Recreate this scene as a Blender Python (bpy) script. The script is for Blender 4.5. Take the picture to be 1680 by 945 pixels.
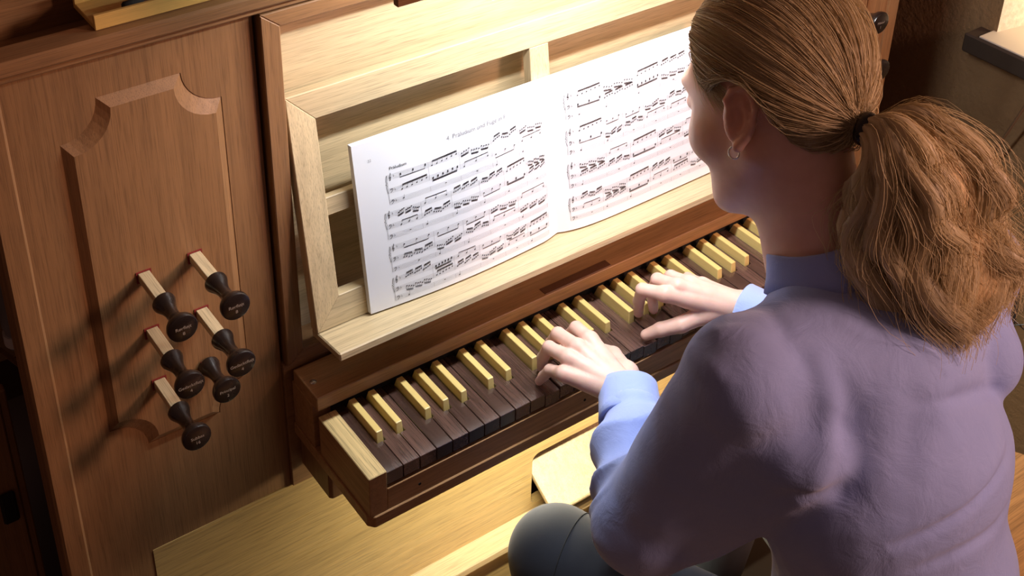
import bpy, bmesh, math, random
import numpy as np
from mathutils import Vector, Matrix
random.seed(7); rng = np.random.default_rng(7)
for o in list(bpy.data.objects): bpy.data.objects.remove(o)
SC = bpy.context.scene
COL = SC.collection

# ------------------------------------------------------------------ camera, world, lights, exposure
# world: x runs along the keys (bass to treble), y into the organ case, z up; z = 0 is the top of the natural keys
cam_d = bpy.data.cameras.new('camera'); cam = bpy.data.objects.new('camera', cam_d); COL.objects.link(cam)
cam.location = (-0.55088, -0.96483, 1.16647)
cam.rotation_euler = (1.05905, -0.00788, -0.60256)
cam_d.sensor_width = 36; cam_d.lens = 2144.75 / 1680 * 36
cam_d.shift_x = 63.5 / 1680; cam_d.shift_y = -358.08 / 1680
cam_d.clip_start = 0.02
SC.camera = cam

W = bpy.data.worlds.new('world'); SC.world = W; W.use_nodes = True
bg = W.node_tree.nodes['Background']; bg.inputs[0].default_value = (1.0, 0.48, 0.36, 1); bg.inputs[1].default_value = 0.09

def area(name, loc, target, power, color, sx, sy=None):
    L = bpy.data.lights.new(name, 'AREA'); L.energy = power; L.color = color
    L.shape = 'RECTANGLE' if sy else 'DISK'; L.size = sx
    if sy: L.size_y = sy
    o = bpy.data.objects.new(name, L); COL.objects.link(o); o.location = loc
    o.rotation_euler = (Vector(target) - Vector(loc)).to_track_quat('-Z', 'Y').to_euler()
    return o
# the room's warm lamp, above and behind the player on her right
area('room_lamp', (1.28, -1.50, 1.15), (0.1, 0.0, 0.2), 31, (1.0, 0.54, 0.40), 0.45)
# white tube inside the wooden lamp box over the music desk
area('desk_tube', (0.37, 0.0, 0.675), (0.37, 0.0, 0.0), 7.0, (0.97, 0.98, 1.0), 0.50, 0.022)
# pedal light below the key bed
area('pedal_tube', (0.40, 0.045, -0.0885), (0.40, 0.13, -0.6), 6.5, (1.0, 0.90, 0.68), 0.42, 0.02)

vs = SC.view_settings
vs.view_transform = 'Standard'; vs.look = 'None'; vs.exposure = 0.0; vs.gamma = 1.0; vs.use_curve_mapping = False

# ------------------------------------------------------------------ helpers
def link(o, parent=None):
    COL.objects.link(o)
    if parent is not None: o.parent = parent
    return o
def mobj(name, me, mat=None, parent=None, loc=None):
    o = bpy.data.objects.new(name, me)
    if mat is not None and not me.materials: me.materials.append(mat)
    if loc is not None: o.location = loc
    return link(o, parent)
def empty(name, loc, label=None, cat=None, group=None, kind=None):
    o = bpy.data.objects.new(name, None); o.empty_display_size = .02; o.location = loc; link(o); tag(o, label, cat, group, kind); return o
def tag(o, label=None, cat=None, group=None, kind=None):
    if label: o['label'] = label
    if cat: o['category'] = cat
    if group: o['group'] = group
    if kind: o['kind'] = kind
    return o
def pm(name, V, F, smooth=False):
    me = bpy.data.meshes.new(name); me.from_pydata([tuple(map(float, v)) for v in V], [], [tuple(map(int, f)) for f in F]); me.update()
    if smooth: me.polygons.foreach_set('use_smooth', [True] * len(me.polygons))
    return me
def np_mesh(name, V, Q, smooth=True):
    V = np.ascontiguousarray(V, np.float32); Q = np.ascontiguousarray(Q, np.int32); k = Q.shape[1]
    me = bpy.data.meshes.new(name)
    me.vertices.add(len(V)); me.vertices.foreach_set('co', V.ravel())
    me.loops.add(Q.size); me.loops.foreach_set('vertex_index', Q.ravel())
    me.polygons.add(len(Q)); me.polygons.foreach_set('loop_start', np.arange(0, Q.size, k, dtype=np.int32))
    me.polygons.foreach_set('loop_total', np.full(len(Q), k, np.int32))
    if smooth: me.polygons.foreach_set('use_smooth', np.ones(len(Q), bool))
    me.update(calc_edges=True); return me
def bm_mesh(name, bm, smooth=False):
    me = bpy.data.meshes.new(name); bm.normal_update(); bm.to_mesh(me); bm.free()
    if smooth: me.polygons.foreach_set('use_smooth', [True] * len(me.polygons))
    return me
def bevel(bm, w, seg=1, ang=30):
    es = [e for e in bm.edges if len(e.link_faces) == 2 and e.calc_face_angle(0) > math.radians(ang)]
    if w > 0: bmesh.ops.bevel(bm, geom=es, offset=w, segments=seg, affect='EDGES', profile=.5, clamp_overlap=True)
def hexa(P, w=0, name='hexa', seg=1):
    """8 corners: 4 bottom (ccw), 4 top"""
    bm = bmesh.new(); v = [bm.verts.new(p) for p in P]
    for f in ((3,2,1,0),(4,5,6,7),(0,1,5,4),(1,2,6,5),(2,3,7,6),(3,0,4,7)): bm.faces.new([v[i] for i in f])
    bmesh.ops.recalc_face_normals(bm, faces=bm.faces[:]); bevel(bm, w, seg); return bm_mesh(name, bm)
def boxm(x0, x1, y0, y1, z0, z1, w=0.0008, name='box', seg=1):
    return hexa([(x0,y0,z0),(x1,y0,z0),(x1,y1,z0),(x0,y1,z0),(x0,y0,z1),(x1,y0,z1),(x1,y1,z1),(x0,y1,z1)], w, name, seg)
def box(name, x0, x1, y0, y1, z0, z1, mat, parent=None, w=0.0008, seg=1):
    """world-space box; its object sits at the box's centre"""
    c = ((x0+x1)/2, (y0+y1)/2, (z0+z1)/2)
    return mobj(name, boxm(x0-c[0], x1-c[0], y0-c[1], y1-c[1], z0-c[2], z1-c[2], w, name, seg), mat, parent, wl(c, parent))
def wl(c, parent):
    p = parent; q = Vector(c)
    while p is not None: q = q - p.location; p = p.parent
    return q
def prism(name, poly, a0, a1, axes='xz', w=0.0, tf=None):
    """extrude a polygon given in two axes along the third"""
    bm = bmesh.new(); n = len(poly)
    def mk(p, a):
        q = {'xz': (p[0], a, p[1]), 'xy': (p[0], p[1], a), 'yz': (a, p[0], p[1])}[axes]
        return tf(q) if tf else q
    A = [bm.verts.new(mk(p, a0)) for p in poly]; B = [bm.verts.new(mk(p, a1)) for p in poly]
    bm.faces.new(A); bm.faces.new(B[::-1])
    for i in range(n): bm.faces.new([A[i], A[(i+1) % n], B[(i+1) % n], B[i]])
    bmesh.ops.recalc_face_normals(bm, faces=bm.faces[:]); bevel(bm, w); return bm_mesh(name, bm)
def lathe(name, prof, n=32, axis='y', smooth=True):
    """prof: (distance along axis, radius)"""
    V = []; F = []
    for a, r in prof:
        for i in range(n):
            t = 2*math.pi*i/n; c, s = r*math.cos(t), r*math.sin(t)
            V.append((c, a, s) if axis == 'y' else ((c, s, a) if axis == 'z' else (a, c, s)))
    m = len(prof)
    for j in range(m-1):
        for i in range(n):
            F.append((j*n+i, j*n+(i+1) % n, (j+1)*n+(i+1) % n, (j+1)*n+i))
    F.append(tuple(range(n))[::-1]); F.append(tuple((m-1)*n+i for i in range(n)))
    me = pm(name, V, F, smooth)
    bm = bmesh.new(); bm.from_mesh(me); bmesh.ops.recalc_face_normals(bm, faces=bm.faces[:])
    for e in bm.edges:
        if len(e.link_faces) == 2 and e.calc_face_angle(0) > math.radians(40): e.smooth = False
    bm.to_mesh(me); bm.free(); return me
def tube(name, pts, r, n=8, closed=False):
    P = np.array(pts, float); m = len(P); V = []; F = []
    R = np.full(m, r) if np.isscalar(r) else np.array(r)
    T = np.gradient(P, axis=0) if not closed else np.roll(P, -1, 0) - np.roll(P, 1, 0)
    T /= np.linalg.norm(T, axis=1)[:, None] + 1e-12
    u = np.cross(T[0], (0.13, 0.31, 0.94)); u /= np.linalg.norm(u)
    for j in range(m):
        u = u - T[j]*(u @ T[j]); u /= np.linalg.norm(u); v = np.cross(T[j], u)
        for i in range(n):
            a = 2*math.pi*i/n; V.append(P[j] + R[j]*(math.cos(a)*u + math.sin(a)*v))
    for j in range(m if closed else m-1):
        k = (j+1) % m
        for i in range(n): F.append((j*n+i, j*n+(i+1) % n, k*n+(i+1) % n, k*n+i))
    if not closed: F.append(tuple(range(n))[::-1]); F.append(tuple((m-1)*n+i for i in range(n)))
    return pm(name, V, F, True)
def text_mesh(body, size, align='CENTER'):
    cu = bpy.data.curves.new('text', 'FONT'); cu.body = body; cu.size = size; cu.align_x = align; cu.resolution_u = 3
    o = bpy.data.objects.new('text', cu); COL.objects.link(o)
    dg = bpy.context.evaluated_depsgraph_get(); dg.update()
    me = bpy.data.meshes.new_from_object(o.evaluated_get(dg)); bpy.data.objects.remove(o); me.materials.clear(); return me

# ------------------------------------------------------------------ materials
class NB:
    def __init__(s, name):
        s.m = bpy.data.materials.new(name); s.m.use_nodes = True; s.t = s.m.node_tree; s.n = s.t.nodes
        s.b = s.n['Principled BSDF']
    def add(s, typ, **kw):
        n = s.n.new(typ)
        for k, v in kw.items():
            if k.startswith('i_'):
                key = k[2:]; n.inputs[int(key) if key.isdigit() else key].default_value = v
            else: setattr(n, k, v)
        return n
    def ln(s, a, b): s.t.links.new(a, b)
    def ramp(s, fac, stops):
        r = s.add('ShaderNodeValToRGB'); e = r.color_ramp.elements
        while len(e) < len(stops): e.new(.5)
        for q, (p, c) in zip(e, stops): q.position = p; q.color = (*c, 1) if len(c) == 3 else c
        s.ln(fac, r.inputs[0]); return r.outputs[0]
    def mix(s, f, a, b, typ='MIX'):
        m = s.add('ShaderNodeMix', data_type='RGBA', blend_type=typ)
        for sock, v in ((m.inputs[0], f), (m.inputs[6], a), (m.inputs[7], b)):
            if hasattr(v, 'is_linked'): s.ln(v, sock)
            else: sock.default_value = v if not isinstance(v, tuple) or len(v) == 4 else (*v, 1)
        return m.outputs[2]
def plain(name, col, rough=.5, metal=0, emit=None, es=1, spec=.5):
    k = NB(name); k.b.inputs['Base Color'].default_value = (*col, 1); k.b.inputs['Roughness'].default_value = rough
    k.b.inputs['Metallic'].default_value = metal; k.b.inputs['Specular IOR Level'].default_value = spec
    if emit: k.b.inputs['Emission Color'].default_value = (*emit, 1); k.b.inputs['Emission Strength'].default_value = es
    return k.m
def wood(name, axis, light, dark, rough=.42, scale=1.0, contrast=1.0, coat=0.0, vary=.10, coord='Object', bump=.12):
    k = NB(name)
    tc = k.add('ShaderNodeTexCoord'); oi = k.add('ShaderNodeObjectInfo')
    off = k.add('ShaderNodeVectorMath', operation='SCALE'); off.inputs['Scale'].default_value = 7.3
    cmb = k.add('ShaderNodeCombineXYZ')
    for i in range(3): k.ln(oi.outputs['Random'], cmb.inputs[i])
    k.ln(cmb.outputs[0], off.inputs[0])
    ad = k.add('ShaderNodeVectorMath', operation='ADD'); k.ln(tc.outputs[coord], ad.inputs[0]); k.ln(off.outputs[0], ad.inputs[1])
    def mp(long, cross):
        m = k.add('ShaderNodeMapping'); sc = [cross]*3; sc['xyz'.index(axis)] = long
        m.inputs['Scale'].default_value = sc; k.ln(ad.outputs[0], m.inputs[0]); return m.outputs[0]
    big = k.add('ShaderNodeTexNoise', i_Scale=1.0*scale, i_Detail=3.0, i_Roughness=.5, i_Distortion=.6); k.ln(mp(1.2, 26), big.inputs['Vector'])
    ring = k.add('ShaderNodeTexNoise', i_Scale=1.0*scale, i_Detail=4.0, i_Roughness=.65, i_Distortion=.3); k.ln(mp(3.0, 130), ring.inputs['Vector'])
    pore = k.add('ShaderNodeTexNoise', i_Scale=1.0*scale, i_Detail=2.0, i_Roughness=.6); k.ln(mp(22, 900), pore.inputs['Vector'])
    c1 = k.ramp(big.outputs[0], [(.28, tuple(a*.35+b*.65 for a, b in zip(dark, light))), (.72, light)])
    c2 = k.ramp(ring.outputs[0], [(.30, tuple(max(0, 1-.42*contrast) for _ in '123')), (.62, (1, 1, 1))])
    c3 = k.ramp(pore.outputs[0], [(.34, tuple(max(0, 1-.50*contrast) for _ in '123')), (.50, (1, 1, 1))])
    m = k.mix(1.0, c1, c2, 'MULTIPLY'); m = k.mix(1.0, m, c3, 'MULTIPLY')
    va = k.add('ShaderNodeMapRange'); va.inputs['To Min'].default_value = 1-vary; va.inputs['To Max'].default_value = 1+vary
    k.ln(oi.outputs['Random'], va.inputs[0])
    vm = k.add('ShaderNodeVectorMath', operation='SCALE'); k.ln(m, vm.inputs[0]); k.ln(va.outputs[0], vm.inputs['Scale'])
    k.ln(vm.outputs[0], k.b.inputs['Base Color'])
    rr = k.add('ShaderNodeMapRange'); rr.inputs['To Min'].default_value = rough+.1; rr.inputs['To Max'].default_value = rough-.04
    k.ln(ring.outputs[0], rr.inputs[0]); k.ln(rr.outputs[0], k.b.inputs['Roughness'])
    bp = k.add('ShaderNodeBump'); bp.inputs['Strength'].default_value = bump; bp.inputs['Distance'].default_value = .001
    k.ln(pore.outputs[0], bp.inputs['Height']); k.ln(bp.outputs[0], k.b.inputs['Normal'])
    k.b.inputs['Coat Weight'].default_value = coat; k.b.inputs['Coat Roughness'].default_value = .16
    return k.m
OAK_L = (.66, .53, .32); OAK_D = (.47, .34, .17)
M = {}
for a in 'xyz':
    M['oak_'+a] = wood('oak_'+a, a, OAK_L, OAK_D, rough=.42, contrast=.55)
    M['case_'+a] = wood('case_oak_'+a, a, (.31, .168, .072), (.215, .107, .043), rough=.40, contrast=.55, vary=.05)
    M['kb_'+a] = wood('brightened_case_oak_'+a, a, (.48, .27, .12), (.34, .175, .072), rough=.38, contrast=.6, vary=.05)  # lighter copy of the case oak; colour makes up for weaker light here
    M['knee_'+a] = wood('knee_oak_'+a, a, (.60, .42, .17), (.40, .25, .08), rough=.26, contrast=.6, coat=.5)
M['rosewood'] = wood('rosewood', 'y', (.125, .068, .052), (.040, .024, .024), rough=.20, scale=.8, contrast=1.0, vary=.40, bump=.05, coat=1.0)
for nn_ in M['rosewood'].node_tree.nodes:
    if nn_.type == 'BSDF_PRINCIPLED': nn_.inputs['Coat IOR'].default_value = 1.75; nn_.inputs['Coat Roughness'].default_value = .13
M['boxwood'] = wood('boxwood', 'y', (.80, .62, .23), (.72, .52, .17), rough=.30, scale=.7, contrast=.12, vary=.06, bump=.02)
M['ebony'] = wood('ebony', 'y', (.016, .010, .008), (.006, .0045, .004), rough=.26, contrast=.5, coat=.4, vary=.1, bump=.03)
M['nameplate'] = wood('nameplate_wood', 'x', (.17, .075, .04), (.10, .04, .022), rough=.4, contrast=.5)
M['tray'] = wood('tray_wood', 'x', (.66, .44, .13), (.58, .36, .10), rough=.4, contrast=.25)
M['bench'] = wood('bench_oak', 'x', (.60, .37, .14), (.40, .21, .065), rough=.35, contrast=.8)
M['cap_y'] = wood('cheek_oak', 'y', (.70, .53, .25), (.54, .37, .14), rough=.36, contrast=.9)
M['black'] = plain('black_felt', (.008, .008, .008), .9)
M['redfelt'] = plain('red_felt', (.20, .018, .014), .95)
M['steel'] = plain('steel', (.62, .62, .62), .25, 1)
M['silver'] = plain('silver', (.85, .85, .86), .12, 1)
M['brass'] = plain('brass', (.78, .55, .22), .25, 1)
M['paper'] = plain('paper', (.76, .78, .83), .6, spec=.25)
M['ink'] = plain('printing_ink', (.02, .02, .025), .6)
M['inkgrey'] = plain('grey_ink', (.28, .28, .30), .6)
M['stafflines'] = plain('staff_line_ink', (.30, .30, .32), .6)
M['ivorytext'] = plain('engraving_paint', (.36, .33, .27), .6)
M['darkvoid'] = plain('dark_interior', (.012, .010, .009), .9)
M['tubeglow'] = plain('lamp_tube', (1, 1, 1), .4, emit=(1, .97, .93), es=6)

# ------------------------------------------------------------------ setting: floor and walls
k = NB('dark_floor'); tn = k.add('ShaderNodeTexNoise', i_Scale=9.0, i_Detail=4.0)
k.ln(k.ramp(tn.outputs[0], [(.3, (.018, .012, .008)), (.7, (.035, .022, .014))]), k.b.inputs['Base Color']); k.b.inputs['Roughness'].default_value = .5; M['floor'] = k.m
k = NB('rough_plaster')
n1 = k.add('ShaderNodeTexNoise', i_Scale=70.0, i_Detail=6.0, i_Roughness=.6); n2 = k.add('ShaderNodeTexNoise', i_Scale=2.2, i_Detail=3.0)
tc = k.add('ShaderNodeTexCoord'); k.ln(tc.outputs['Object'], n1.inputs['Vector']); k.ln(tc.outputs['Object'], n2.inputs['Vector'])
k.ln(k.ramp(n2.outputs[0], [(.3, (.23, .130, .058)), (.7, (.31, .190, .090))]), k.b.inputs['Base Color']); k.b.inputs['Roughness'].default_value = .9
bp = k.add('ShaderNodeBump'); bp.inputs['Strength'].default_value = .5; bp.inputs['Distance'].default_value = .01
k.ln(n1.outputs[0], bp.inputs['Height']); k.ln(bp.outputs[0], k.b.inputs['Normal']); M['plaster'] = k.m
k2 = NB('white_limewash'); n1 = k2.add('ShaderNodeTexNoise', i_Scale=90.0, i_Detail=5.0); tc = k2.add('ShaderNodeTexCoord'); k2.ln(tc.outputs['Object'], n1.inputs['Vector'])
k2.ln(k2.ramp(n1.outputs[0], [(.3, (.62, .58, .50)), (.7, (.78, .74, .66))]), k2.b.inputs['Base Color']); k2.b.inputs['Roughness'].default_value = .9
bp = k2.add('ShaderNodeBump'); bp.inputs['Strength'].default_value = .5; bp.inputs['Distance'].default_value = .008
k2.ln(n1.outputs[0], bp.inputs['Height']); k2.ln(bp.outputs[0], k2.b.inputs['Normal']); M['lime'] = k2.m
FZ = -0.75
tag(box('floor', -2.6, 2.2, -3.0, 2.4, FZ-.1, FZ, M['floor'], w=0), 'dark wooden floor beneath the organ', 'floor', kind='structure')
XW = 1.40                                          # face of the wall on the right
niche_y0, niche_y1, niche_z0, niche_z1 = -.75, .205, .085, .95
def wall_with_niche():
    bm = bmesh.new()
    def q(*p): bm.faces.new([bm.verts.new(v) for v in p])
    X = XW; D = .30
    Y0, Y1, Z0, Z1 = -3.0, 2.4, FZ, 1.9; a, b, c, d = niche_y0, niche_y1, niche_z0, niche_z1
    for (y0, y1, z0, z1) in ((Y0, a, Z0, Z1), (b, Y1, Z0, Z1), (a, b, Z0, c), (a, b, d, Z1)):
        q((X, y0, z0), (X, y1, z0), (X, y1, z1), (X, y0, z1))
    q((X+D+.1, Y0, Z0), (X+D+.1, Y0, Z1), (X+D+.1, Y1, Z1), (X+D+.1, Y1, Z0))
    bmesh.ops.remove_doubles(bm, verts=bm.verts[:], dist=1e-5); return bm_mesh('wall_right', bm)
wr = mobj('wall_right', wall_with_niche(), M['plaster']); tag(wr, 'rough brown plaster wall to the right of the organ', 'wall', kind='structure')
nm = bmesh.new()
def q(*p): nm.faces.new([nm.verts.new(v) for v in p])
a, b, c, d = niche_y0, niche_y1, niche_z0, niche_z1; X = XW; X2 = XW+.30; sp = .05
q((X, b, c), (X2, b-sp, c), (X2, b-sp, d), (X, b, d)); q((X, a, c), (X, a, d), (X2, a+sp, d), (X2, a+sp, c))
q((X, a, d), (X, b, d), (X2, b-sp, d), (X2, a+sp, d)); q((X, a, c), (X2, a+sp, c), (X2, b-sp, c), (X, b, c)); q((X2, a+sp, c), (X2, a+sp, d), (X2, b-sp, d), (X2, b-sp, c))
wn = mobj('window_1', bm_mesh('window_1', nm), M['lime']); tag(wn, 'white limewashed window recess in the right wall', 'window recess', kind='structure')
sill_top = plain('painted_sill', (.66, .60, .50), .6); sill_dark = plain('dark_sill_edge', (.050, .034, .024), .6)
ws = box('trim_1', XW-.045, XW+.26, niche_y0-.05, niche_y1+.035, niche_z0-.036, niche_z0+.001, sill_dark, None, .003)
tag(ws, 'thick dark stone window sill under the white recess', 'sill', kind='structure')
box('sill_top', XW-.040, XW+.25, niche_y0-.045, niche_y1+.008, niche_z0+.0005, niche_z0+.004, sill_top, ws, .001)
tag(box('wall_back', -2.6, XW, 1.35, 1.45, FZ, 1.9, M['plaster'], w=0), 'dim plaster wall far behind the organ', 'wall', kind='structure')

# brass coil lamp glowing in the recess
lp = empty('niche_lamp', (XW+.10, .065, niche_z0+.004), 'small brass ring lamp glowing on the window sill', 'lamp')
glow = plain('warm_globe', (1, .9, .7), .4, emit=(1, .80, .50), es=14)
def ball(r, n=20):
    pr = [(-r*math.cos(math.pi*i/n), max(1e-4, r*math.sin(math.pi*i/n))) for i in range(n+1)]; return pr
mobj('base', lathe('base', [(0, .035), (.012, .035), (.016, .012), (.03, .009), (.032, .005)], 24, 'z'), M['brass'], lp)
mobj('globe', lathe('globe', [(a+.075, r) for a, r in ball(.034)], 24, 'z'), glow, lp)
for i in range(3):
    R = .046+.004*i
    mobj('ring', tube('ring', [(R*math.cos(t)*math.cos(.25*i), R*math.cos(t)*math.sin(.25*i), .078+R*math.sin(t)) for t in np.linspace(0, 2*math.pi, 48, endpoint=False)], .0028, 8, True), M['brass'], lp)
pl_ = bpy.data.lights.new('globe_light', 'POINT'); pl_.energy = .8; pl_.color = (1, .78, .5); pl_.shadow_soft_size = .034
link(bpy.data.objects.new('globe_light', pl_), lp).location = (0, 0, .125)
# cable hanging from the sill
cp = [(XW+.08, .03, .0935), (XW+.02, .035, .0935), (XW-.03, .05, .0935), (XW-.052, .065, .088), (XW-.056, .08, .04), (XW-.05, .11, -.05), (XW-.035, .15, -.16), (XW-.02, .19, -.30), (XW-.012, .22, -.5), (XW-.012, .24, -.74)]
def spline(pts, n):
    P = np.array(pts, float); m = len(P); P = np.vstack([2*P[0]-P[1], P, 2*P[-1]-P[-2]]); out = []
    for s in np.linspace(0, m-1-1e-9, n):
        i = int(s); t = s-i; p0, p1, p2, p3 = P[i:i+4]
        out.append(.5*((2*p1)+(-p0+p2)*t+(2*p0-5*p1+4*p2-p3)*t*t+(-p0+3*p1-3*p2+p3)*t**3))
    return np.array(out)
tag(mobj('lamp_cable', tube('lamp_cable', spline(cp, 70), .0026, 8), plain('brown_cable', (.17, .10, .055), .5)), 'thin brown cable hanging from the window sill', 'cable')

# ------------------------------------------------------------------ organ case
KW = .0235; NN = 32; XE = KW*NN                     # natural width, number of naturals, right end of the keys
CX = XE/2                                           # centre of the console
case = empty('organ_case', (CX, .30, FZ), 'oak chamber organ case with carved side panels and stop holes', 'organ')
def cbox(name, *a, mat='case_x', w=.0008, parent=None): return box(name, *a, M[mat], parent or case, w)
# carved side panels: flat stile, then a sunk edge and a bevel up to a raised field
def outline(x0, x1, z0, z1, r, n=9):
    """rectangle with scooped (concave) corners, ccw from bottom-left"""
    P = []
    for (cx, cz, a0) in ((x0, z0, 90), (x1, z0, 180), (x1, z1, 270), (x0, z1, 0)):
        for i in range(n):
            a = math.radians(a0-90*i/(n-1)); P.append((cx+r*math.cos(a), cz+r*math.sin(a)))
    return P
def side_panel(mirror):
    sx = (lambda x: XE-x) if mirror else (lambda x: x)
    YF = .1965; DEP = .0012; YB = .214
    out = [(-.306, FZ+.02), (-.229, FZ+.02), (-.229, -.170), (-.0345, -.170), (-.0345, .536), (-.306, .536)]
    O1 = outline(-.2565, -.0775, .004, .486, .043)
    O2 = outline(-.2565+.0105, -.0775-.0105, .004+.0125, .486-.0125, .0445)
    bm = bmesh.new(); eo = []
    def ringv(P, y): return [bm.verts.new((sx(p[0]), y, p[1])) for p in P]
    def loop(vs): return [bm.edges.new((vs[i], vs[(i+1) % len(vs)])) for i in range(len(vs))]
    vo = ringv(out, YF); v1 = ringv(O1, YF)
    bmesh.ops.triangle_fill(bm, edges=loop(vo)+loop(v1), use_beauty=True)
    v1d = ringv(O1, YF+DEP); v2 = ringv(O2, .190)
    n = len(O1)
    for i in range(n):
        j = (i+1) % n
        bm.faces.new([v1[i], v1[j], v1d[j], v1d[i]]); bm.faces.new([v1d[i], v1d[j], v2[j], v2[i]])
    vb = ringv(out, YB)
    for i in range(len(vo)): j = (i+1) % len(vo); bm.faces.new([vo[i], vo[j], vb[j], vb[i]])
    bm.faces.new(vb)
    bmesh.ops.recalc_face_normals(bm, faces=bm.faces[:])
    p = mobj('side_panel', bm_mesh('side_panel', bm), M['case_z'], case, wl((0, 0, 0), case))
    fm = bmesh.new(); f = fm.faces.new([fm.verts.new((sx(q[0]), .190, q[1])) for q in O2]); fm.normal_update()
    if f.normal.y > 0: bmesh.ops.reverse_faces(fm, faces=[f])
    bmesh.ops.triangulate(fm, faces=fm.faces[:])
    mobj('raised_field', bm_mesh('raised_field', fm), M['case_z'], p)
    xs = sorted((sx(-.334), sx(-.306)))
    cbox('corner_post', xs[0], xs[1], .1935, .215, FZ+.005, .536, mat='case_z', w=.003)
    s2 = sorted((sx(-.334), sx(-.322)))
    cbox('side_board', s2[0], s2[1], .2155, .235, FZ+.005, .536, mat='case_z')
    return p
side_panel(False); side_panel(True)
cbox('apron', -.034, XE+.034, .1905, .212, -.170, .0405, mat='case_x')
# cornice: two fillets, a flat top, an added groove for shade and the upper deck
cbox('cornice_fillet', -.338, XE+.338, .181, .215, .5365, .548, w=.002)
cbox('cornice', -.345, XE+.345, .168, .205, .5485, .566, w=.003)
cbox('shade_trough', -.345, XE+.345, .2055, .262, .5365, .542, w=0)  # added groove, sunk so that a dark band of shade forms along the top
cbox('top_deck', -.345, XE+.345, .2625, .62, .5365, .585, w=.001)
cbox('upper_board', -.345, XE+.345, .50, .52, .586, 1.3, w=.001)
# frame round the music desk recess
FY = .184
def frame_piece(poly, ax): 
    me = prism('desk_frame', [(x, z) for x, z in poly], FY, .224, 'xz', .0012); return mobj('desk_frame', me, M[ax], case, wl((0, 0, 0), case))
x0, x1, z0, z1 = -.0305, XE+.0305, .041, .533; i0, i1, j0, j1 = -.0077, XE+.0077, .0605, .5145
frame_piece([(x0, z0), (i0, j0), (i0, j1), (x0, z1)], 'case_z'); frame_piece([(x1, z0), (x1, z1), (i1, j1), (i1, j0)], 'case_z')
frame_piece([(x0, z1), (i0, j1), (i1, j1), (x1, z1)], 'case_x'); frame_piece([(x0, z0), (x1, z0), (i1, j0), (i0, j0)], 'case_x')
cbox('desk_back_board', x0, x1, .2245, .236, z0, z1, mat='oak_x')
# lower front: knee panel with an opening for the swell shoe
def knee_panel():
    bm = bmesh.new(); y = .1955
    out = [(-.229, -.472), (XE+.229, -.472), (XE+.229, -.1705), (-.229, -.1705)]
    def rr(x0, x1, z0, z1, r, n=6):
        P = []
        for cx, cz, a0 in ((x0+r, z0+r, 180), (x1-r, z0+r, 270), (x1-r, z1-r, 0), (x0+r, z1-r, 90)):
            for i in range(n): a = math.radians(a0+90*i/(n-1)); P.append((cx+r*math.cos(a), cz+r*math.sin(a)))
        return P
    hole = rr(.374, .60, -.462, -.353, .014)
    vo = [bm.verts.new((p[0], y, p[1])) for p in out]; vh = [bm.verts.new((p[0], y, p[1])) for p in hole]
    L = lambda v: [bm.edges.new((v[i], v[(i+1) % len(v)])) for i in range(len(v))]
    bmesh.ops.triangle_fill(bm, edges=L(vo)+L(vh), use_beauty=True)
    ex = bmesh.ops.extrude_face_region(bm, geom=bm.faces[:]); bmesh.ops.translate(bm, verts=[g for g in ex['geom'] if isinstance(g, bmesh.types.BMVert)], vec=(0, .018, 0))
    bmesh.ops.recalc_face_normals(bm, faces=bm.faces[:]); return bm_mesh('knee_panel', bm)
mobj('knee_panel', knee_panel(), M['knee_x'], case, wl((0, 0, 0), case))
cbox('swell_recess', .34, .64, .30, .31, -.48, -.33, mat='darkvoid', w=0)
cbox('foot_ledge', -.229, XE+.229, .158, .2135, -.488, -.4725, mat='oak_x', w=.002)
cbox('toe_board', -.229, XE+.229, .172, .19, FZ+.01, -.4885, mat='knee_x')
mobj('swell_shoe', hexa([(.382, .150, -.452), (.592, .150, -.452), (.592, .285, -.372), (.382, .285, -.372), (.382, .145, -.442), (.592, .145, -.442), (.592, .280, -.362), (.382, .280, -.362)], .004, 'swell_shoe', 2), M['oak_y'], case, wl((0, 0, 0), case))
cbox('pedal_rail', -.10, XE+.10, .06, .135, -.545, -.52, mat='oak_x', w=.003)

# ------------------------------------------------------------------ keyboard
kb = empty('manual_keyboard', (CX, .06, -.0765), 'organ keyboard with dark rosewood naturals and pale boxwood sharps', 'keyboard')
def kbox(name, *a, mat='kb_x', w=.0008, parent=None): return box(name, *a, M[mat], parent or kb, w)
YB_, HS, YS = .118, .013, .0483
offs = [-.0020, .0024, -.0030, .0002, .0037]; npos = [1, 2, 4, 5, 6]
sharp_x = [(o*7+n)*KW+f for o in range(5) for n, f in zip(npos, offs) if (o*7+n) < NN and (o*7+n) != NN]
sharp_x = [x for x in sharp_x if x < XE-KW*.5]
CLR = .0064
pressed = {10: .0035, 17: .003, 19: .003}
for n in range(NN):
    xl, xr = n*KW+.0005, (n+1)*KW-.0005
    ls = [s for s in sharp_x if abs(s-n*KW) < .009]; rs = [s for s in sharp_x if abs(s-(n+1)*KW) < .009]
    tl = ls[0]+CLR if ls else xl; tr = rs[0]-CLR if rs else xr
    poly = [(xl, 0), (xr, 0)]
    if rs: poly += [(xr, YS-.0012), (tr, YS-.0012)]
    poly += [(tr, .128), (tl, .128)]
    if ls: poly += [(tl, YS-.0012), (xl, YS-.0012)]
    cx = (xl+xr)/2
    me = prism('natural_key', [(x-cx, y) for x, y in poly], -.0195, 0.0, 'xy', .0005)
    mobj('natural_key', me, M['rosewood'], kb, wl((cx, 0, -pressed.get(n, 0)), kb))
wt, wb = .0042, .0051
sm = hexa([(-wb, YS, -.012), (wb, YS, -.012), (wb, .128, -.012), (-wb, .128, -.012), (-wt, YS+.003, HS), (wt, YS+.003, HS), (wt, YB_, HS), (-wt, YB_, HS)], .0009, 'sharp_key', 2)
sm.materials.append(M['boxwood'])
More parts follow.
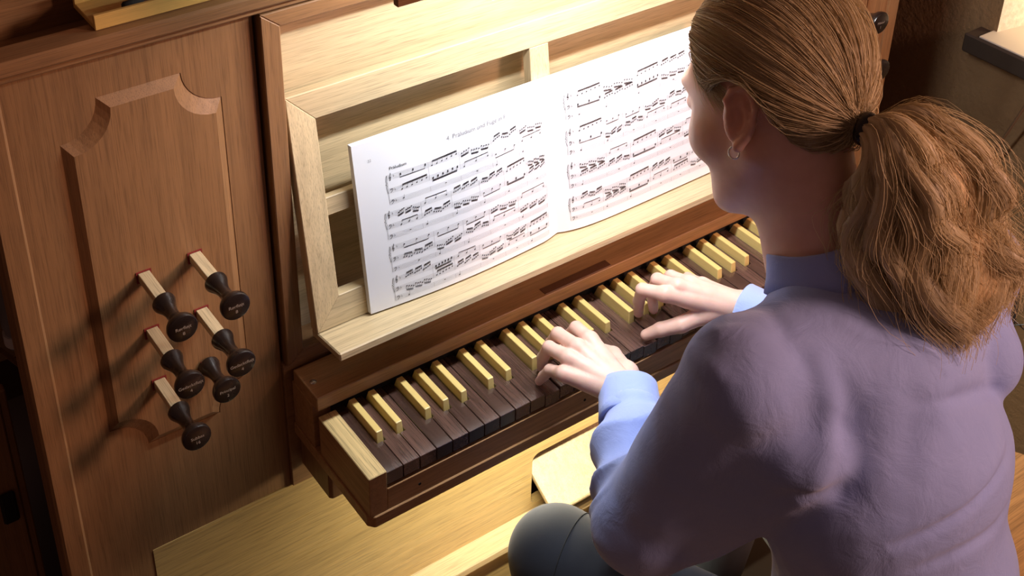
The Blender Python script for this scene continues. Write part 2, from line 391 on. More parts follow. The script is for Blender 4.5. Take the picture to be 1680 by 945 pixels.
for s in sharp_x: mobj('sharp_key', sm, None, kb, wl((s, 0, 0), kb))
kbox('key_felt', 0, XE, .1285, .135, -.018, .0125, mat='black', w=0)
kbox('key_base', .001, XE-.001, .004, .127, -.030, -.0215, mat='black', w=0)
for xa, xb in ((-.0245, -.0005), (XE+.0005, XE+.0245)):
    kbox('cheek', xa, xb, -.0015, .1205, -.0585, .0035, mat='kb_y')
    kbox('cheek_cap', xa-.0004, xb, -.0022, .1205, .0036, .0055, mat='cap_y', w=.0009)
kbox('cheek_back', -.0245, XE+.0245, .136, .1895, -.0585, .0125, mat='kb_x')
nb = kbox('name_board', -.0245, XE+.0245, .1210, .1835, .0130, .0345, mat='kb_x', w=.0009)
for xs in (-.014, XE+.014):
    sc = mobj('screw', lathe('screw', [(0, .0045), (.0006, .0045), (.0016, .0034), (.0022, .0012)], 20, 'z'), M['steel'], nb, wl((xs, .150, .0343), nb))
npl = kbox('name_plate', .327, .443, .1235, .1375, .0343, .0352, mat='nameplate', w=.0004, parent=nb)
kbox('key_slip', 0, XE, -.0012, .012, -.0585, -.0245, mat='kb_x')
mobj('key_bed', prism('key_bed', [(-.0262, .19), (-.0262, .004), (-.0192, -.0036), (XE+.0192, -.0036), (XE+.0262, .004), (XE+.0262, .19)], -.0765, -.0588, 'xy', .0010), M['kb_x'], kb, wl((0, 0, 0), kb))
for xs in (.045, .30, .52, .70):
    mobj('slip_screw', lathe('slip_screw', [(-.0004, .0020), (.0006, .0020)], 12, 'y'), M['black'], kb, wl((xs, -.0014, -.043), kb))
for xs in (-.02, XE-.005): kbox('bracket', xs, xs+.025, .11, .1895, -.135, -.0768, mat='case_z', w=.004)
# pedal light strip fixed under the key bed
pl = empty('pedal_light', (.40, .045, -.0767), 'slim strip light fixed under the key bed', 'light strip')
box('housing', .18, .62, .032, .058, -.0865, -.0767, M['case_x'], pl); box('diffuser', .19, .61, .036, .054, -.0878, -.0866, plain('diffuser', (.9, .85, .75), .5, emit=(1, .86, .6), es=2), pl, 0)

# ------------------------------------------------------------------ stop knobs
KP = [(0, .0120), (-.0008, .0131), (-.003, .0131), (-.008, .0112), (-.014, .0088), (-.022, .0072), (-.030, .0074), (-.036, .0095), (-.041, .0135), (-.0445, .0158), (-.047, .0168), (-.051, .0170), (-.0525, .0164), (-.0530, .0154)]
knob_me = lathe('knob', KP, 40, 'y'); knob_me.materials.append(M['ebony'])
shaft_me = boxm(-.0068, .0068, 0, .0545, -.0056, .0056, .0006, 'shaft'); shaft_me.materials.append(M['oak_y'])
def felt_frame():
    bm = bmesh.new()
    for (xa, xb, za, zb) in ((-.0088, -.0072, -.0075, .0075), (.0072, .0088, -.0075, .0075), (-.0072, .0072, .0060, .0075), (-.0072, .0072, -.0075, -.0060)):
        m = boxm(xa, xb, -.0012, -.0001, za, zb, 0); bm.from_mesh(m); bpy.data.meshes.remove(m)
    return bm_mesh('felt_lining', bm)
felt_me = felt_frame(); felt_me.materials.append(M['redfelt'])
def stop(x, z, yk, name, num, label):
    """yk: y of the knob's collar"""
    s = empty('stop_knob', (x, .190, z), label, 'stop knob', 'turned ebony stop knobs')
    mobj('felt_lining', felt_me, None, s)
    if yk < .16: mobj('shaft', shaft_me, None, s, (0, yk-.190, 0))
    kn = mobj('knob', knob_me, None, s, (0, yk-.190, 0))
    for body, sz, dz in ((name, .0058, -.0005), (num, .0058, -.0078)):
        if not body: continue
        me = text_mesh(body, sz); me.materials.append(M['ivorytext'])
        t = mobj('engraving', me, None, kn, (0, -.0532, dz)); t.rotation_euler = (math.pi/2, 0, 0)
    return s
XA, XB = -.1312, -.1922
stop(XA, .2535, .135, 'Rørfløjt', '8', 'ebony stop knob, upper right of the left group, drawn out on oak shaft')
stop(XB, .2525, .135, 'Rørfløjt', '8', 'ebony stop knob, upper left of the left group, drawn out on oak shaft')
stop(XA, .1725, .135, 'Gedacktfløjt', '4', 'ebony stop knob in the middle row of the left panel, nearest the music desk')
stop(XB, .1725, .135, 'Gedacktfløjt', '4', 'ebony stop knob in the middle row of the left panel, farther from the music desk')
stop(XA, .0925, .1875, 'Principal', '2', 'ebony stop knob pushed in, the only one without a visible shaft')
stop(XB, .0955, .135, 'Subbas', '16', 'ebony stop knob engraved 16, lowest of the left group')
stop(.8935, .3035, .135, 'Mixtur', '1', 'ebony stop knob at upper right corner, beyond the player\'s head')
stop(.9170, .2175, .135, '', '', 'ebony stop knob half hidden behind the hair, below the other right knob')

# ------------------------------------------------------------------ pencil tray on the top deck
pt = empty('pencil_tray', (-.05, .24, .5665), 'yellow wooden pencil tray lying on the organ cornice', 'tray')
TX0, TX1, TY0, TY1, TZ = -.2070, .10, .188, .240, .5665
box('tray_floor', TX0, TX1, TY0+.0005, TY1, TZ, TZ+.006, M['tray'], pt)
box('front_lip', TX0, TX1, TY0-.005, TY0, TZ, TZ+.016, M['tray'], pt); box('back_lip', TX0, TX1, TY1+.0005, TY1+.005, TZ, TZ+.014, M['tray'], pt)
pn = empty('pen', (-.10, .2, TZ+.0065), 'clear ballpoint pen with dark tip lying in the yellow tray', 'pen')
clear = plain('clear_plastic', (.55, .50, .55), .15); 
mobj('barrel', tube('barrel', [(-.150, .199, TZ+.0112), (-.05, .203, TZ+.0112)], .0042, 10), clear, pn, -pn.location)
mobj('cap', tube('cap', [(-.172, .198, TZ+.0112), (-.170, .1981, TZ+.0112), (-.1505, .199, TZ+.0112)], [.003, .0046, .0046], 10), M['black'], pn, -pn.location)

# ------------------------------------------------------------------ music desk (leans back), built in its own tilted frame
DO = np.array([0, .148, .108]); ET = np.array([0, .045, .309]); ET /= np.linalg.norm(ET); EX = np.array([1., 0, 0]); EW = np.cross(EX, ET)   # EW points to the player
def D(s, t, w): return tuple(DO + EX*s + ET*t + EW*w)
md = empty('music_desk', D(CX, 0, 0), 'pale oak music desk with open frame and front ledge', 'music desk')
def dprism(name, poly, w0, w1, mat, bev=.0008):
    me = prism(name, poly, w0, w1, 'xy', bev, tf=lambda q: D(*q)); return mobj(name, me, M[mat], md, wl((0, 0, 0), md))
L0, L1, B0, T1, st = -.0042, XE+.0042, .0, .3125, .0345
dprism('stile', [(L0, B0), (L0+st, B0+.041), (L0+st, T1-.0355), (L0, T1)], -.017, 0, 'oak_z'); dprism('stile', [(L1, B0), (L1, T1), (L1-st, T1-.0355), (L1-st, B0+.041)], -.017, 0, 'oak_z')
dprism('top_rail', [(L0, T1), (L0+st, T1-.0355), (L1-st, T1-.0355), (L1, T1)], -.017, 0, 'oak_x'); dprism('bottom_rail', [(L0, B0), (L1, B0), (L1-st, B0+.041), (L0+st, B0+.041)], -.017, 0, 'oak_x')
dprism('mullion', [(.336, .0412), (.366, .0412), (.366, T1-.0357), (.336, T1-.0357)], -.0165, -.0005, 'oak_z')
dprism('back_slat', [(L0+st+.0002, .147), (.3358, .147), (.3358, .171), (L0+st+.0002, .171)], -.0175, -.006, 'oak_x'); dprism('back_slat', [(.3662, .147), (L1-st-.0002, .147), (L1-st-.0002, .171), (.3662, .171)], -.0175, -.006, 'oak_x')
dprism('ledge', [(L0, -.0115), (L1, -.0115), (L1, -.0003), (L0, -.0003)], -.017, .0545, 'oak_x', .0016)
cbox('paper_card', .302, .36, .2235, .2243, .444, .50, mat='paper', w=0)

# ------------------------------------------------------------------ open music book
PB, PH, PL, PR = .0025, .230, .066, .655; GU = .361          # bottom edge, page height, left edge, right edge, gutter
def bulge(s):
    if s < GU:
        u = (s-PL)/(GU-PL); return .0085 + .010*math.sin(math.pi*min(1, u*1.02))**1.0*(1-.25*u) - .0062*max(0, (u-.90)/.10)**1.5 
    u = (s-GU)/(PR-GU); return .0023 + .0175*(1-math.exp(-u*9))*(1-.62*u) + .002*u
def page(s, t, eps=0.0):
    tb = PB+t*1.0; tilt = .0025*math.sin(math.pi*t/PH)
    return D(s, tb, bulge(s)+tilt*.6+eps)
bk = empty('music_book', D(GU, PB, .006), 'open white book of printed organ music on the desk', 'book')
def page_block(s0, s1):
    ns, nt = 40, 8; V = []; F = []
    for i in range(ns+1):
        for j in range(nt+1): V.append(page(s0+(s1-s0)*i/ns, PH*j/nt))
    K = len(V)
    for i in range(ns+1):
        for j in range(nt+1):
            V.append(D(s0+(s1-s0)*i/ns + (.001 if s0 < GU-.1 else -.001)*0, PB+PH*j/nt, .0008))
    g = lambda i, j, b=0: b*K + i*(nt+1)+j
    for i in range(ns):
        for j in range(nt):
            F.append((g(i, j), g(i+1, j), g(i+1, j+1), g(i, j+1))); F.append((g(i, j, 1), g(i, j+1, 1), g(i+1, j+1, 1), g(i+1, j, 1)))
    for i in range(ns):
        F.append((g(i, 0), g(i, 0, 1), g(i+1, 0, 1), g(i+1, 0))); F.append((g(i, nt), g(i+1, nt), g(i+1, nt, 1), g(i, nt, 1)))
    for j in range(nt):
        F.append((g(0, j), g(0, j+1), g(0, j+1, 1), g(0, j, 1))); F.append((g(ns, j), g(ns, j, 1), g(ns, j+1, 1), g(ns, j+1)))
    me = pm('page', V, F, True); bm = bmesh.new(); bm.from_mesh(me)
    for e in bm.edges:
        if len(e.link_faces) == 2 and e.calc_face_angle(0) > math.radians(40): e.smooth = False
    bm.to_mesh(me); bm.free(); return me
pgl = mobj('page', page_block(PL, GU), M['paper'], bk, wl((0, 0, 0), bk)); pgr = mobj('page', page_block(GU, PR), M['paper'], bk, wl((0, 0, 0), bk))
pgl['label'] = 'left page with title and printed staves'; pgr['label'] = 'right page with printed staves'
class Ink:
    """flat print: quads in page coordinates (u right from the page's left edge, v down from the top)"""
    def __init__(s, left): s.V = []; s.F = []; s.s0 = left
    def pt(s, u, v, e=.0005): return page(s.s0+u, PH-v, e)
    def quad(s, a, b, c, d):
        k = len(s.V); s.V += [s.pt(*p) for p in (a, b, c, d)]; s.F.append((k, k+1, k+2, k+3))
    def line(s, u0, v0, u1, v1, w, seg=None):
        n = seg or max(1, int(abs(u1-u0)/.012)); dx, dy = u1-u0, v1-v0; L = math.hypot(dx, dy); nx, ny = -dy/L*w/2, dx/L*w/2
        for i in range(n):
            a, b = i/n, (i+1)/n; A = (u0+dx*a, v0+dy*a); B = (u0+dx*b, v0+dy*b)
            s.quad((A[0]+nx, A[1]+ny), (B[0]+nx, B[1]+ny), (B[0]-nx, B[1]-ny), (A[0]-nx, A[1]-ny))
    def dot(s, u, v, rx=.00115, ry=.00085, rot=-.35):
        k = len(s.V); n = 8
        for i in range(n):
            a = 2*math.pi*i/n; x, y = rx*math.cos(a), ry*math.sin(a)
            s.V.append(s.pt(u+x*math.cos(rot)-y*math.sin(rot), v+x*math.sin(rot)+y*math.cos(rot)))
        s.F.append(tuple(range(k, k+n)))
    def poly(s, pts, w):
        for a, b in zip(pts[:-1], pts[1:]):
            if math.hypot(a[0]-b[0], a[1]-b[1]) > 1e-6: s.line(*a, *b, w, 1)
    def obj(s, name, mat, parent): return mobj(name, pm(name, s.V, s.F), mat, parent, wl((0, 0, 0), parent))
GS = .0015                                           # staff line gap
def gclef(I, u, v):
    pts = [(u+.0011*math.cos(a)*(1-.04*a), v+.0008+.0011*math.sin(a)*(1-.04*a)) for a in np.linspace(0, 7, 16)]
    pts += [(u-.0014, v+.0012), (u-.0010, v-.0010), (u+.0010, v-.0032), (u+.0008, v-.0052), (u+.0001, v-.0046), (u+.0004, v+.0038), (u-.0004, v+.0046), (u-.0011, v+.0040)]
    I.poly(pts, .00045); I.dot(u-.0008, v+.0041, .0006, .0006)
def fclef(I, u, v):
    I.poly([(u-.0013, v-.0010), (u-.0004, v-.0024), (u+.0010, v-.0022), (u+.0014, v-.0008), (u+.0008, v+.0010), (u-.0012, v+.0026)], .0006)
    I.dot(u-.0008, v-.0012, .0007, .0007); I.dot(u+.0022, v-.0018, .0003, .0003); I.dot(u+.0022, v-.0004, .0003, .0003)
def flat(I, u, v): I.poly([(u, v-.0024), (u, v+.0008), (u+.0009, v), (u+.0006, v-.0007), (u, v-.0003)], .00028)
def notes(I, u0, u1, v, n, beams, up, base, slope, amp, rnd, chord=False):
    """a beamed group of n notes"""
    us = np.linspace(u0, u1, n); pit = [base+slope*i+amp*rnd.uniform(-1, 1) for i in range(n)]
    sl = -(pit[-1]-pit[0])*.6*GS/2; ys = [v-p*GS/2 for p in pit]
    if up: top = min(y-sl*i/max(1, n-1) for i, y in enumerate(ys))-.0046
    else: top = max(y-sl*i/max(1, n-1) for i, y in enumerate(ys))+.0046
    for i in range(n):
        b = top+sl*i/max(1, n-1); I.dot(us[i], ys[i])
        if chord: I.dot(us[i], ys[i]+GS); 
        du = .00095 if up else -.00095
        I.line(us[i]+du, ys[i], us[i]+du, b, .00026, 1)
    du = .00095 if up else -.00095
    for k in range(beams):
        o = (k*.00125)*(1 if up else -1); I.line(us[0]+du, top+o, us[-1]+du, top+sl+o, .00085, 2)
def write_page(I, G, systems, rnd, u_end):
    for si, (vt, vb, vp, u0) in enumerate(systems):
        for v in (vt, vb, vp):
            for kx in range(-2, 3): G.line(u0, v+kx*GS, u_end, v+kx*GS, .00022)
        I.line(u0, vt-2*GS, u0, vp+2*GS, .0003, 1)
        I.poly([(u0-.0006, vt-2*GS), (u0-.0018, (vt*.75+vb*.25)), (u0-.0010, (vt+vb)/2-.001), (u0-.0028, (vt+vb)/2), (u0-.0010, (vt+vb)/2+.001), (u0-.0018, (vt*.25+vb*.75)), (u0-.0006, vb+2*GS)], .0005)
        gclef(I, u0+.0042, vt); fclef(I, u0+.0042, vb); fclef(I, u0+.0042, vp)
        for v in (vt, vb, vp): flat(I, u0+.0085, v)
        nb = 5 + (si % 2); a = u0+.013; ww = np.array([rnd.uniform(.85, 1.15) for _ in range(nb)]); ww /= ww.sum(); e = a
        for b in range(nb):
            w = ww[b]*(u_end-a); x0, x1 = e, e+w; e = x1
            G.line(x1, vt-2*GS, x1, vb+2*GS, .00028, 1); G.line(x1, vp-2*GS, x1, vp+2*GS, .00028, 1)
            mode = rnd.choice('AAABBC'); m = .004
            g = (w-m)/3; base = rnd.uniform(-3, 1)
            A, Bv = (vt, vb) if rnd.random() < .7 else (vb, vt)
            if mode == 'A':
                up = rnd.random() < .55
                for q3 in range(3): notes(I, x0+m+g*q3, x0+m+g*(q3+.72), A, 4, 2, up, base, rnd.choice([1.3, 1.6, -1.0]), .7, rnd)
                notes(I, x0+m+.002, x1-.007, Bv, 3, 1, rnd.random() < .5, rnd.uniform(-2, 1), 1.0, 1.2, rnd)
            elif mode == 'B':
                notes(I, x0+m+.001, x1-.004, A, 6, 2, True, base-1, 1.1, .4, rnd)
                notes(I, x0+m+.001, x1-.004, Bv, 6 if rnd.random() < .4 else 3, 2 if rnd.random() < .4 else 1, False, rnd.uniform(-1, 2), .9, .4, rnd, True)
            else:
                for q3 in range(3):
                    notes(I, x0+m+g*q3, x0+m+g*(q3+.72), A, 4, 2, True, base+q3, 1.2, .6, rnd); notes(I, x0+m+g*q3, x0+m+g*(q3+.72), Bv, 4, 2, False, base, -1.1, .6, rnd)
            if rnd.random() < .5: I.line((x0+x1)/2-.0012, vp-.001, (x0+x1)/2+.0012, vp-.001, .0008, 1)
            else: I.dot(x0+m+.002, vp-rnd.uniform(-1, 1)*GS); I.line(x0+m+.0029, vp, x0+m+.0029, vp-.005, .00026, 1)
def page_text(parent, left, body, size, u, v, mat, align='LEFT'):
    me = text_mesh(body, size, align)
    for vv in me.vertices: vv.co = page(left+u+vv.co.x, PH-v+vv.co.y, .0006)
    me.materials.append(mat); mobj('printed_text', me, None, parent, wl((0, 0, 0), parent))
rnd = random.Random(11)
I, G = Ink(PL), Ink(PL)
write_page(I, G, [(.053, .071, .086, .040), (.102, .118, .132, .033), (.148, .164, .178, .034), (.193, .207, .2195, .034)], rnd, GU-PL-.018)
I.obj('printed_notes', M['ink'], pgl); G.obj('staff_lines', M['stafflines'], pgl)
page_text(pgl, PL, '4. Präludium und Fuge in F', .0085, .125, .030, M['inkgrey']); page_text(pgl, PL, 'Präludium', .0058, .044, .0435, M['ink'])
page_text(pgl, PL, '32', .0048, .018, .026, M['inkgrey'])
I, G = Ink(GU), Ink(GU)
write_page(I, G, [(.033, .048, .062, .018), (.084, .100, .113, .018), (.133, .149, .163, .018), (.184, .199, .2125, .018)], rnd, PR-GU-.022)
I.obj('printed_notes', M['ink'], pgr); G.obj('staff_lines', M['stafflines'], pgr)

# ------------------------------------------------------------------ lamp box over the desk
dl = empty('desk_lamp', (CX, 0, .62), 'brown wooden lamp box hanging above the music desk', 'lamp')
box('front_board', .012, XE-.012, -.030, -.022, .620, .715, M['case_x'], dl); box('back_board', .012, XE-.012, .035, .043, .668, .715, M['case_x'], dl)
box('top_board', .012, XE-.012, -.0215, .0345, .707, .715, M['case_x'], dl); box('end_board', .012, .020, -.0215, .0345, .640, .7065, M['case_y'], dl); box('end_board', XE-.020, XE-.012, -.0215, .0345, .640, .7065, M['case_y'], dl)
tb = mobj('tube', tube('tube', [(.12, 0, .690), (.62, 0, .690)], .008, 12), M['tubeglow'], dl, -dl.location)
box('arm', CX-.012, CX+.012, .0435, .2385, .690, .710, M['case_y'], dl); box('post', CX-.012, CX+.012, .215, .238, .5425, .6895, M['case_z'], dl)
# ------------------------------------------------------------------ things in the dim corner left of the case
grey = plain('grey_plastic', (.17, .16, .165), .5); band = plain('white_label_band', (.45, .44, .43), .5)
for (px, py, z0, z1, r, lab) in ((-.303, .36, .085, .53, .017, 'grey plastic wind tube beside the case, ending lower with a white band'), (-.342, .37, .135, .53, .017, 'grey plastic wind tube at the left picture edge, ending higher')):
    t_ = empty('wind_tube', (px, py, z0), lab, 'tube', 'grey wind tubes left of the case')
    mobj('tube_body', lathe('tube_body', [(0, r*.8), (.004, r*.88), (.03, r*.88), (.032, r), (.13, r), (.132, r*1.08), (.155, r*1.08), (.157, r), (z1-z0, r)], 28, 'z'), grey, t_)
    mobj('label_band', lathe('label_band', [(.006, r+.0002), (.0061, r+.0006), (.022, r+.0006), (.0221, r+.0002)], 28, 'z'), band, t_)
    box('wall_clip', px-.01, px+.01, py+r, py+r+.03, z1-.06, z1-.04, M['black'], t_)
dr = empty('blower_drum', (-.262, .62, FZ), 'dark grey round blower housing in the dim corner', 'blower')
mobj('housing', lathe('housing', [(0, .10), (.02, .105), (.30, .12), (.40, .115), (.46, .08), (.48, .03)], 40, 'z'), plain('dark_grey_metal', (.07, .066, .07), .6), dr)
mobj('foot_ring', lathe('foot_ring', [(0, .115), (.015, .115), (.018, .10)], 40, 'z'), M['black'], dr)
br = hexa([(-.345, .46, .06), (-.345, .475, .06), (-.20, .475, -.20), (-.20, .46, -.20), (-.345, .46, .068), (-.345, .475, .068), (-.20, .475, -.19), (-.20, .46, -.19)], .001, 'brace')
tag(mobj('wooden_brace', br, M['case_x']), 'thin slanting wooden brace behind the case', 'brace')
dp = empty('cabinet_door', (-.40, .40, FZ), 'half open brown cabinet door at the lower left picture edge', 'door')
def slant(name, x0, x1, y0, y1, z0, z1, mat, w=.002): return box(name, x0, x1, y0, y1, z0, z1, mat, dp, w)
slant('door_stile', -.40, -.345, .335, .355, FZ+.02, .05, M['case_z']); slant('door_edge', -.3445, -.335, .337, .353, FZ+.02, .045, M['case_z'])
slant('bottom_rail', -.55, -.4005, .337, .353, FZ+.02, FZ+.14, M['case_x']); slant('latch', -.372, -.352, .326, .3345, -.16, -.11, M['black'], .003)
# folding wire stand near the right wall
ws_ = empty('folding_stand', (1.12, -.10, FZ), 'black folding wire stand leaning by the right wall', 'stand')
def rod(name, a, b, r, mat): return mobj(name, tube(name, [Vector(a)-ws_.location, Vector(b)-ws_.location], r, 8), mat, ws_)
rod('post', (1.10, -.13, FZ), (1.16, -.06, -.12), .012, M['black']); rod('post', (1.02, -.20, FZ), (1.14, -.08, -.14), .010, M['black'])
for a, b in (((1.08, -.06, -.17), (1.12, -.17, -.24)), ((1.08, -.08, -.235), (1.12, -.17, -.185)), ((1.08, -.085, -.235), (1.12, -.16, -.285))): rod('wire', a, b, .0013, plain('dark_wire', (.16, .17, .17), .4, 1))

# ------------------------------------------------------------------ organ bench
bn = empty('organ_bench', (CX, -.42, FZ), 'varnished oak organ bench with rounded corners under the player', 'bench')
def rrect(x0, x1, y0, y1, r, n=8):
    P = []
    for cx, cy, a0 in ((x0+r, y0+r, 180), (x1-r, y0+r, 270), (x1-r, y1-r, 0), (x0+r, y1-r, 90)):
        for i in range(n): a = math.radians(a0+90*i/(n-1)); P.append((cx+r*math.cos(a), cy+r*math.sin(a)))
    return P
mobj('seat', prism('seat', rrect(-.155, .912, -.64, -.250, .05), -.280, -.250, 'xy', .003), M['bench'], bn, wl((0, 0, 0), bn))
for xs in (-.10, XE+.07): box('leg_panel', xs, xs+.03, -.60, -.29, FZ, -.2805, M['bench'], bn)

# ------------------------------------------------------------------ signed-distance modelling for the player
def V3(*a): return np.array(a, float)
def sub(P, c, r, fn):
    """evaluate fn only inside a ball; outside give a safe positive distance"""
    q = np.linalg.norm(P-c, axis=1); d = q-r+.04; m = q < r
    if m.any(): d[m] = fn(P[m])
    return d
def cone(P, a, b, ra, rb):
    ab = b-a; L = ab@ab; t = np.clip(((P-a)@ab)/L, 0, 1); return np.linalg.norm(P-a-t[:, None]*ab, axis=1)-(ra+t*(rb-ra))
def scone(P, a, b, ra, rb, s):
    """cone with a cross-section stretched per axis (s > 1 widens)"""
    s = np.array(s); return cone(P/s, a/s, b/s, ra, rb)*min(s)
def ell(P, c, r, R=None):
    q = P-c
    if R is not None: q = q@R
    r = np.array(r); k0 = np.linalg.norm(q/r, axis=1); k1 = np.linalg.norm(q/(r*r), axis=1)+1e-9; return k0*(k0-1)/k1
def smin(a, b, k):
    h = np.clip(.5+.5*(b-a)/k, 0, 1); return b*(1-h)+a*h-k*h*(1-h)
def smax(a, b, k): return -smin(-a, -b, k)
def chain(P, pts, rad, k=.004):
    d = None
    for i in range(len(pts)-1):
        e = cone(P, pts[i], pts[i+1], rad[i], rad[i+1]); d = e if d is None else smin(d, e, k)
    return d
def sdf_mesh(f, lo, hi, h, proj=1):
    lo = np.array(lo, float); B = 8; n = (np.ceil((np.array(hi)-lo)/h/B).astype(int))*B
    nb = n//B; H = B*h
    bi = np.stack(np.meshgrid(*[np.arange(m) for m in nb], indexing='ij'), -1).reshape(-1, 3)
    cd = f(lo+(bi+.5)*H)
    near = np.abs(cd) < H*1.15
    D = np.repeat(np.repeat(np.repeat(np.where(cd < 0, -1, 1).reshape(nb).astype(np.float32), B, 0), B, 1), B, 2)
    off = np.stack(np.meshgrid(*[np.arange(B)]*3, indexing='ij'), -1).reshape(-1, 3)
    nbk = bi[near]
    for c in range(0, len(nbk), 400):
        I = (nbk[c:c+400, None, :]*B+off[None]).reshape(-1, 3)
        D[I[:, 0], I[:, 1], I[:, 2]] = f(lo+I*h)
    S = D < 0
    ns = [slice(None, -1), slice(1, None)]
    cnt = np.zeros(np.array(D.shape)-1, np.uint8)
    for a in ns:
        for b in ns:
            for c in ns: cnt += S[a, b, c]
    cells = np.argwhere((cnt > 0) & (cnt < 8)); idx = np.full(cnt.shape, -1, np.int32); idx[tuple(cells.T)] = np.arange(len(cells))
    acc = np.zeros((len(cells), 3)); num = np.zeros(len(cells))
    cor = [np.array(((i >> 2) & 1, (i >> 1) & 1, i & 1)) for i in range(8)]
    dv = [D[tuple((cells+c).T)] for c in cor]
    for i in range(8):
        for j in range(i+1, 8):
            if abs(cor[i]-cor[j]).sum() == 1:
                m = (dv[i] < 0) != (dv[j] < 0); t = np.where(m, dv[i]/(dv[i]-dv[j]+1e-12), 0)
                acc += np.where(m[:, None], cor[i]+t[:, None]*(cor[j]-cor[i]), 0); num += m
    Vt = lo+(cells+acc/num[:, None])*h
    Q = []
    for ax in range(3):
        sl0 = [slice(None)]*3; sl1 = [slice(None)]*3; sl0[ax] = slice(None, -1); sl1[ax] = slice(1, None)
        e = np.argwhere(S[tuple(sl0)] != S[tuple(sl1)]); u, w = (ax+1) % 3, (ax+2) % 3
        ok = (e[:, u] > 0) & (e[:, w] > 0) & (e[:, u] < cnt.shape[u]) & (e[:, w] < cnt.shape[w]) & (e[:, ax] < cnt.shape[ax]); e = e[ok]
        inside = S[tuple(e.T)]; q = []
        for du, dw in ((1, 1), (0, 1), (0, 0), (1, 0)):
            c = e.copy(); c[:, u] -= du; c[:, w] -= dw; q.append(idx[tuple(c.T)])
        q = np.stack(q, 1); q[~inside] = q[~inside][:, ::-1]; Q.append(q)
    Q = np.vstack(Q); Q = Q[(Q >= 0).all(1)]
    for _ in range(proj):
        d = f(Vt); e = h*.5; g = np.stack([f(Vt+np.eye(3)[i]*e)-f(Vt-np.eye(3)[i]*e) for i in range(3)], 1)/(2*e)
        Vt = Vt-np.clip(d/np.maximum((g*g).sum(1), .05), -h, h)[:, None]*g
    return Vt, Q

# joints (metres, same axes as the organ)
HC = V3(.388, -.172, .468)                                        # head centre
def headmat(az, pitch, roll):
    a, p, r = map(math.radians, (az, pitch, roll))
    f = V3(-math.sin(a)*math.cos(p), math.cos(a)*math.cos(p), -math.sin(p)); l0 = V3(-math.cos(a), -math.sin(a), 0); u0 = np.cross(f, l0)
    l = math.cos(r)*l0+math.sin(r)*u0; return np.stack([f, l, np.cross(f, l)], 1)
HM = headmat(9, 26, 12)
def hw(f, l, u): return HC+HM@V3(f, l, u)
NECK0 = V3(.385, -.270, .315); C7 = V3(.388, -.300, .315)
SL, EL, WL = V3(.228, -.315, .272), V3(.178, -.248, .035), V3(.284, -.098, .050)
SR, ER, WR = V3(.556, -.325, .272), V3(.590, -.215, .020), V3(.522, -.062, .046)
PEL, WAI, CHE, UPB = V3(.392, -.425, -.185), V3(.392, -.420, -.04), V3(.392, -.370, .12), V3(.392, -.325, .225)
HIPL, KNL, HIPR, KNR = V3(.31, -.40, -.190), V3(.205, -.076, -.200), V3(.475, -.40, -.190), V3(.56, -.06, -.20)
ANL, ANR = V3(.235, -.04, -.62), V3(.55, -.02, -.62)

LH = {'pinky': [(.235, -.034, .060), (.237, -.004, .042), (.238, .010, .021), (.238, .018, .0065)],
      'ring': [(.250, -.024, .070), (.250, .016, .058), (.253, .031, .029), (.256, .036, .0075)],
      'middle': [(.267, -.019, .075), (.272, .026, .062), (.277, .045, .031), (.283, .052, .0085)],
      'index': [(.290, -.015, .073), (.300, .024, .060), (.306, .044, .031), (.310, .052, .0085)],
      'thumb': [(.312, -.062, .042), (.326, -.020, .034), (.325, .012, .021), (.320, .033, .0085)]}
RH = {'index': [(.429, .000, .073), (.415, .029, .067), (.423, .042, .035), (.429, .047, .0085)],
      'middle': [(.448, -.002, .078), (.444, .032, .069), (.448, .044, .034), (.451, .041, .0085)],
      'ring': [(.469, -.002, .074), (.469, .033, .063), (.473, .049, .032), (.478, .053, .0085)],
      'pinky': [(.490, -.006, .065), (.499, .030, .049), (.501, .046, .025), (.503, .052, .0075)],
      'thumb': [(.478, -.034, .043), (.441, -.022, .031), (.421, -.006, .021), (.408, .007, .0085)]}
FR = {'index': (.0098, .0088, .0077, .0066), 'middle': (.0100, .0090, .0078, .0067), 'ring': (.0096, .0084, .0074, .0063), 'pinky': (.0088, .0074, .0064, .0055), 'thumb': (.0125, .0112, .0098, .0078)}
def hand(P, H, W, E):
    d = None
    for k, pts in H.items():
        pts = [V3(*p) for p in pts]; r = FR[k]
        c = chain(P, pts, r, .003)
        if k != 'thumb':
            m = cone(P, W+(pts[0]-W)*.25, pts[0], .0150, r[0]+.0012)         # metacarpal ray
            c = smin(c, m, .006)
        else: c = smin(c, cone(P, W+V3(0, 0, -.004), pts[0], .016, .0150), .010)
        # fingers stay apart from one another; only the palm blends
        tipward = d
        d = c if d is None else np.minimum(d, c)
    # palm body
    kn = [V3(*H[k][0]) for k in ('index', 'middle', 'ring', 'pinky')]
    for a, b in zip(kn[:-1], kn[1:]):
        m1 = W+((a+b)/2-W)*.80 - V3(0, 0, .007); d = smin(d, cone(P, W, m1, .017, .0105), .010)
    d = smin(d, cone(P, W+(E-W)*.25, W, .0255, .0215), .012)
    return d
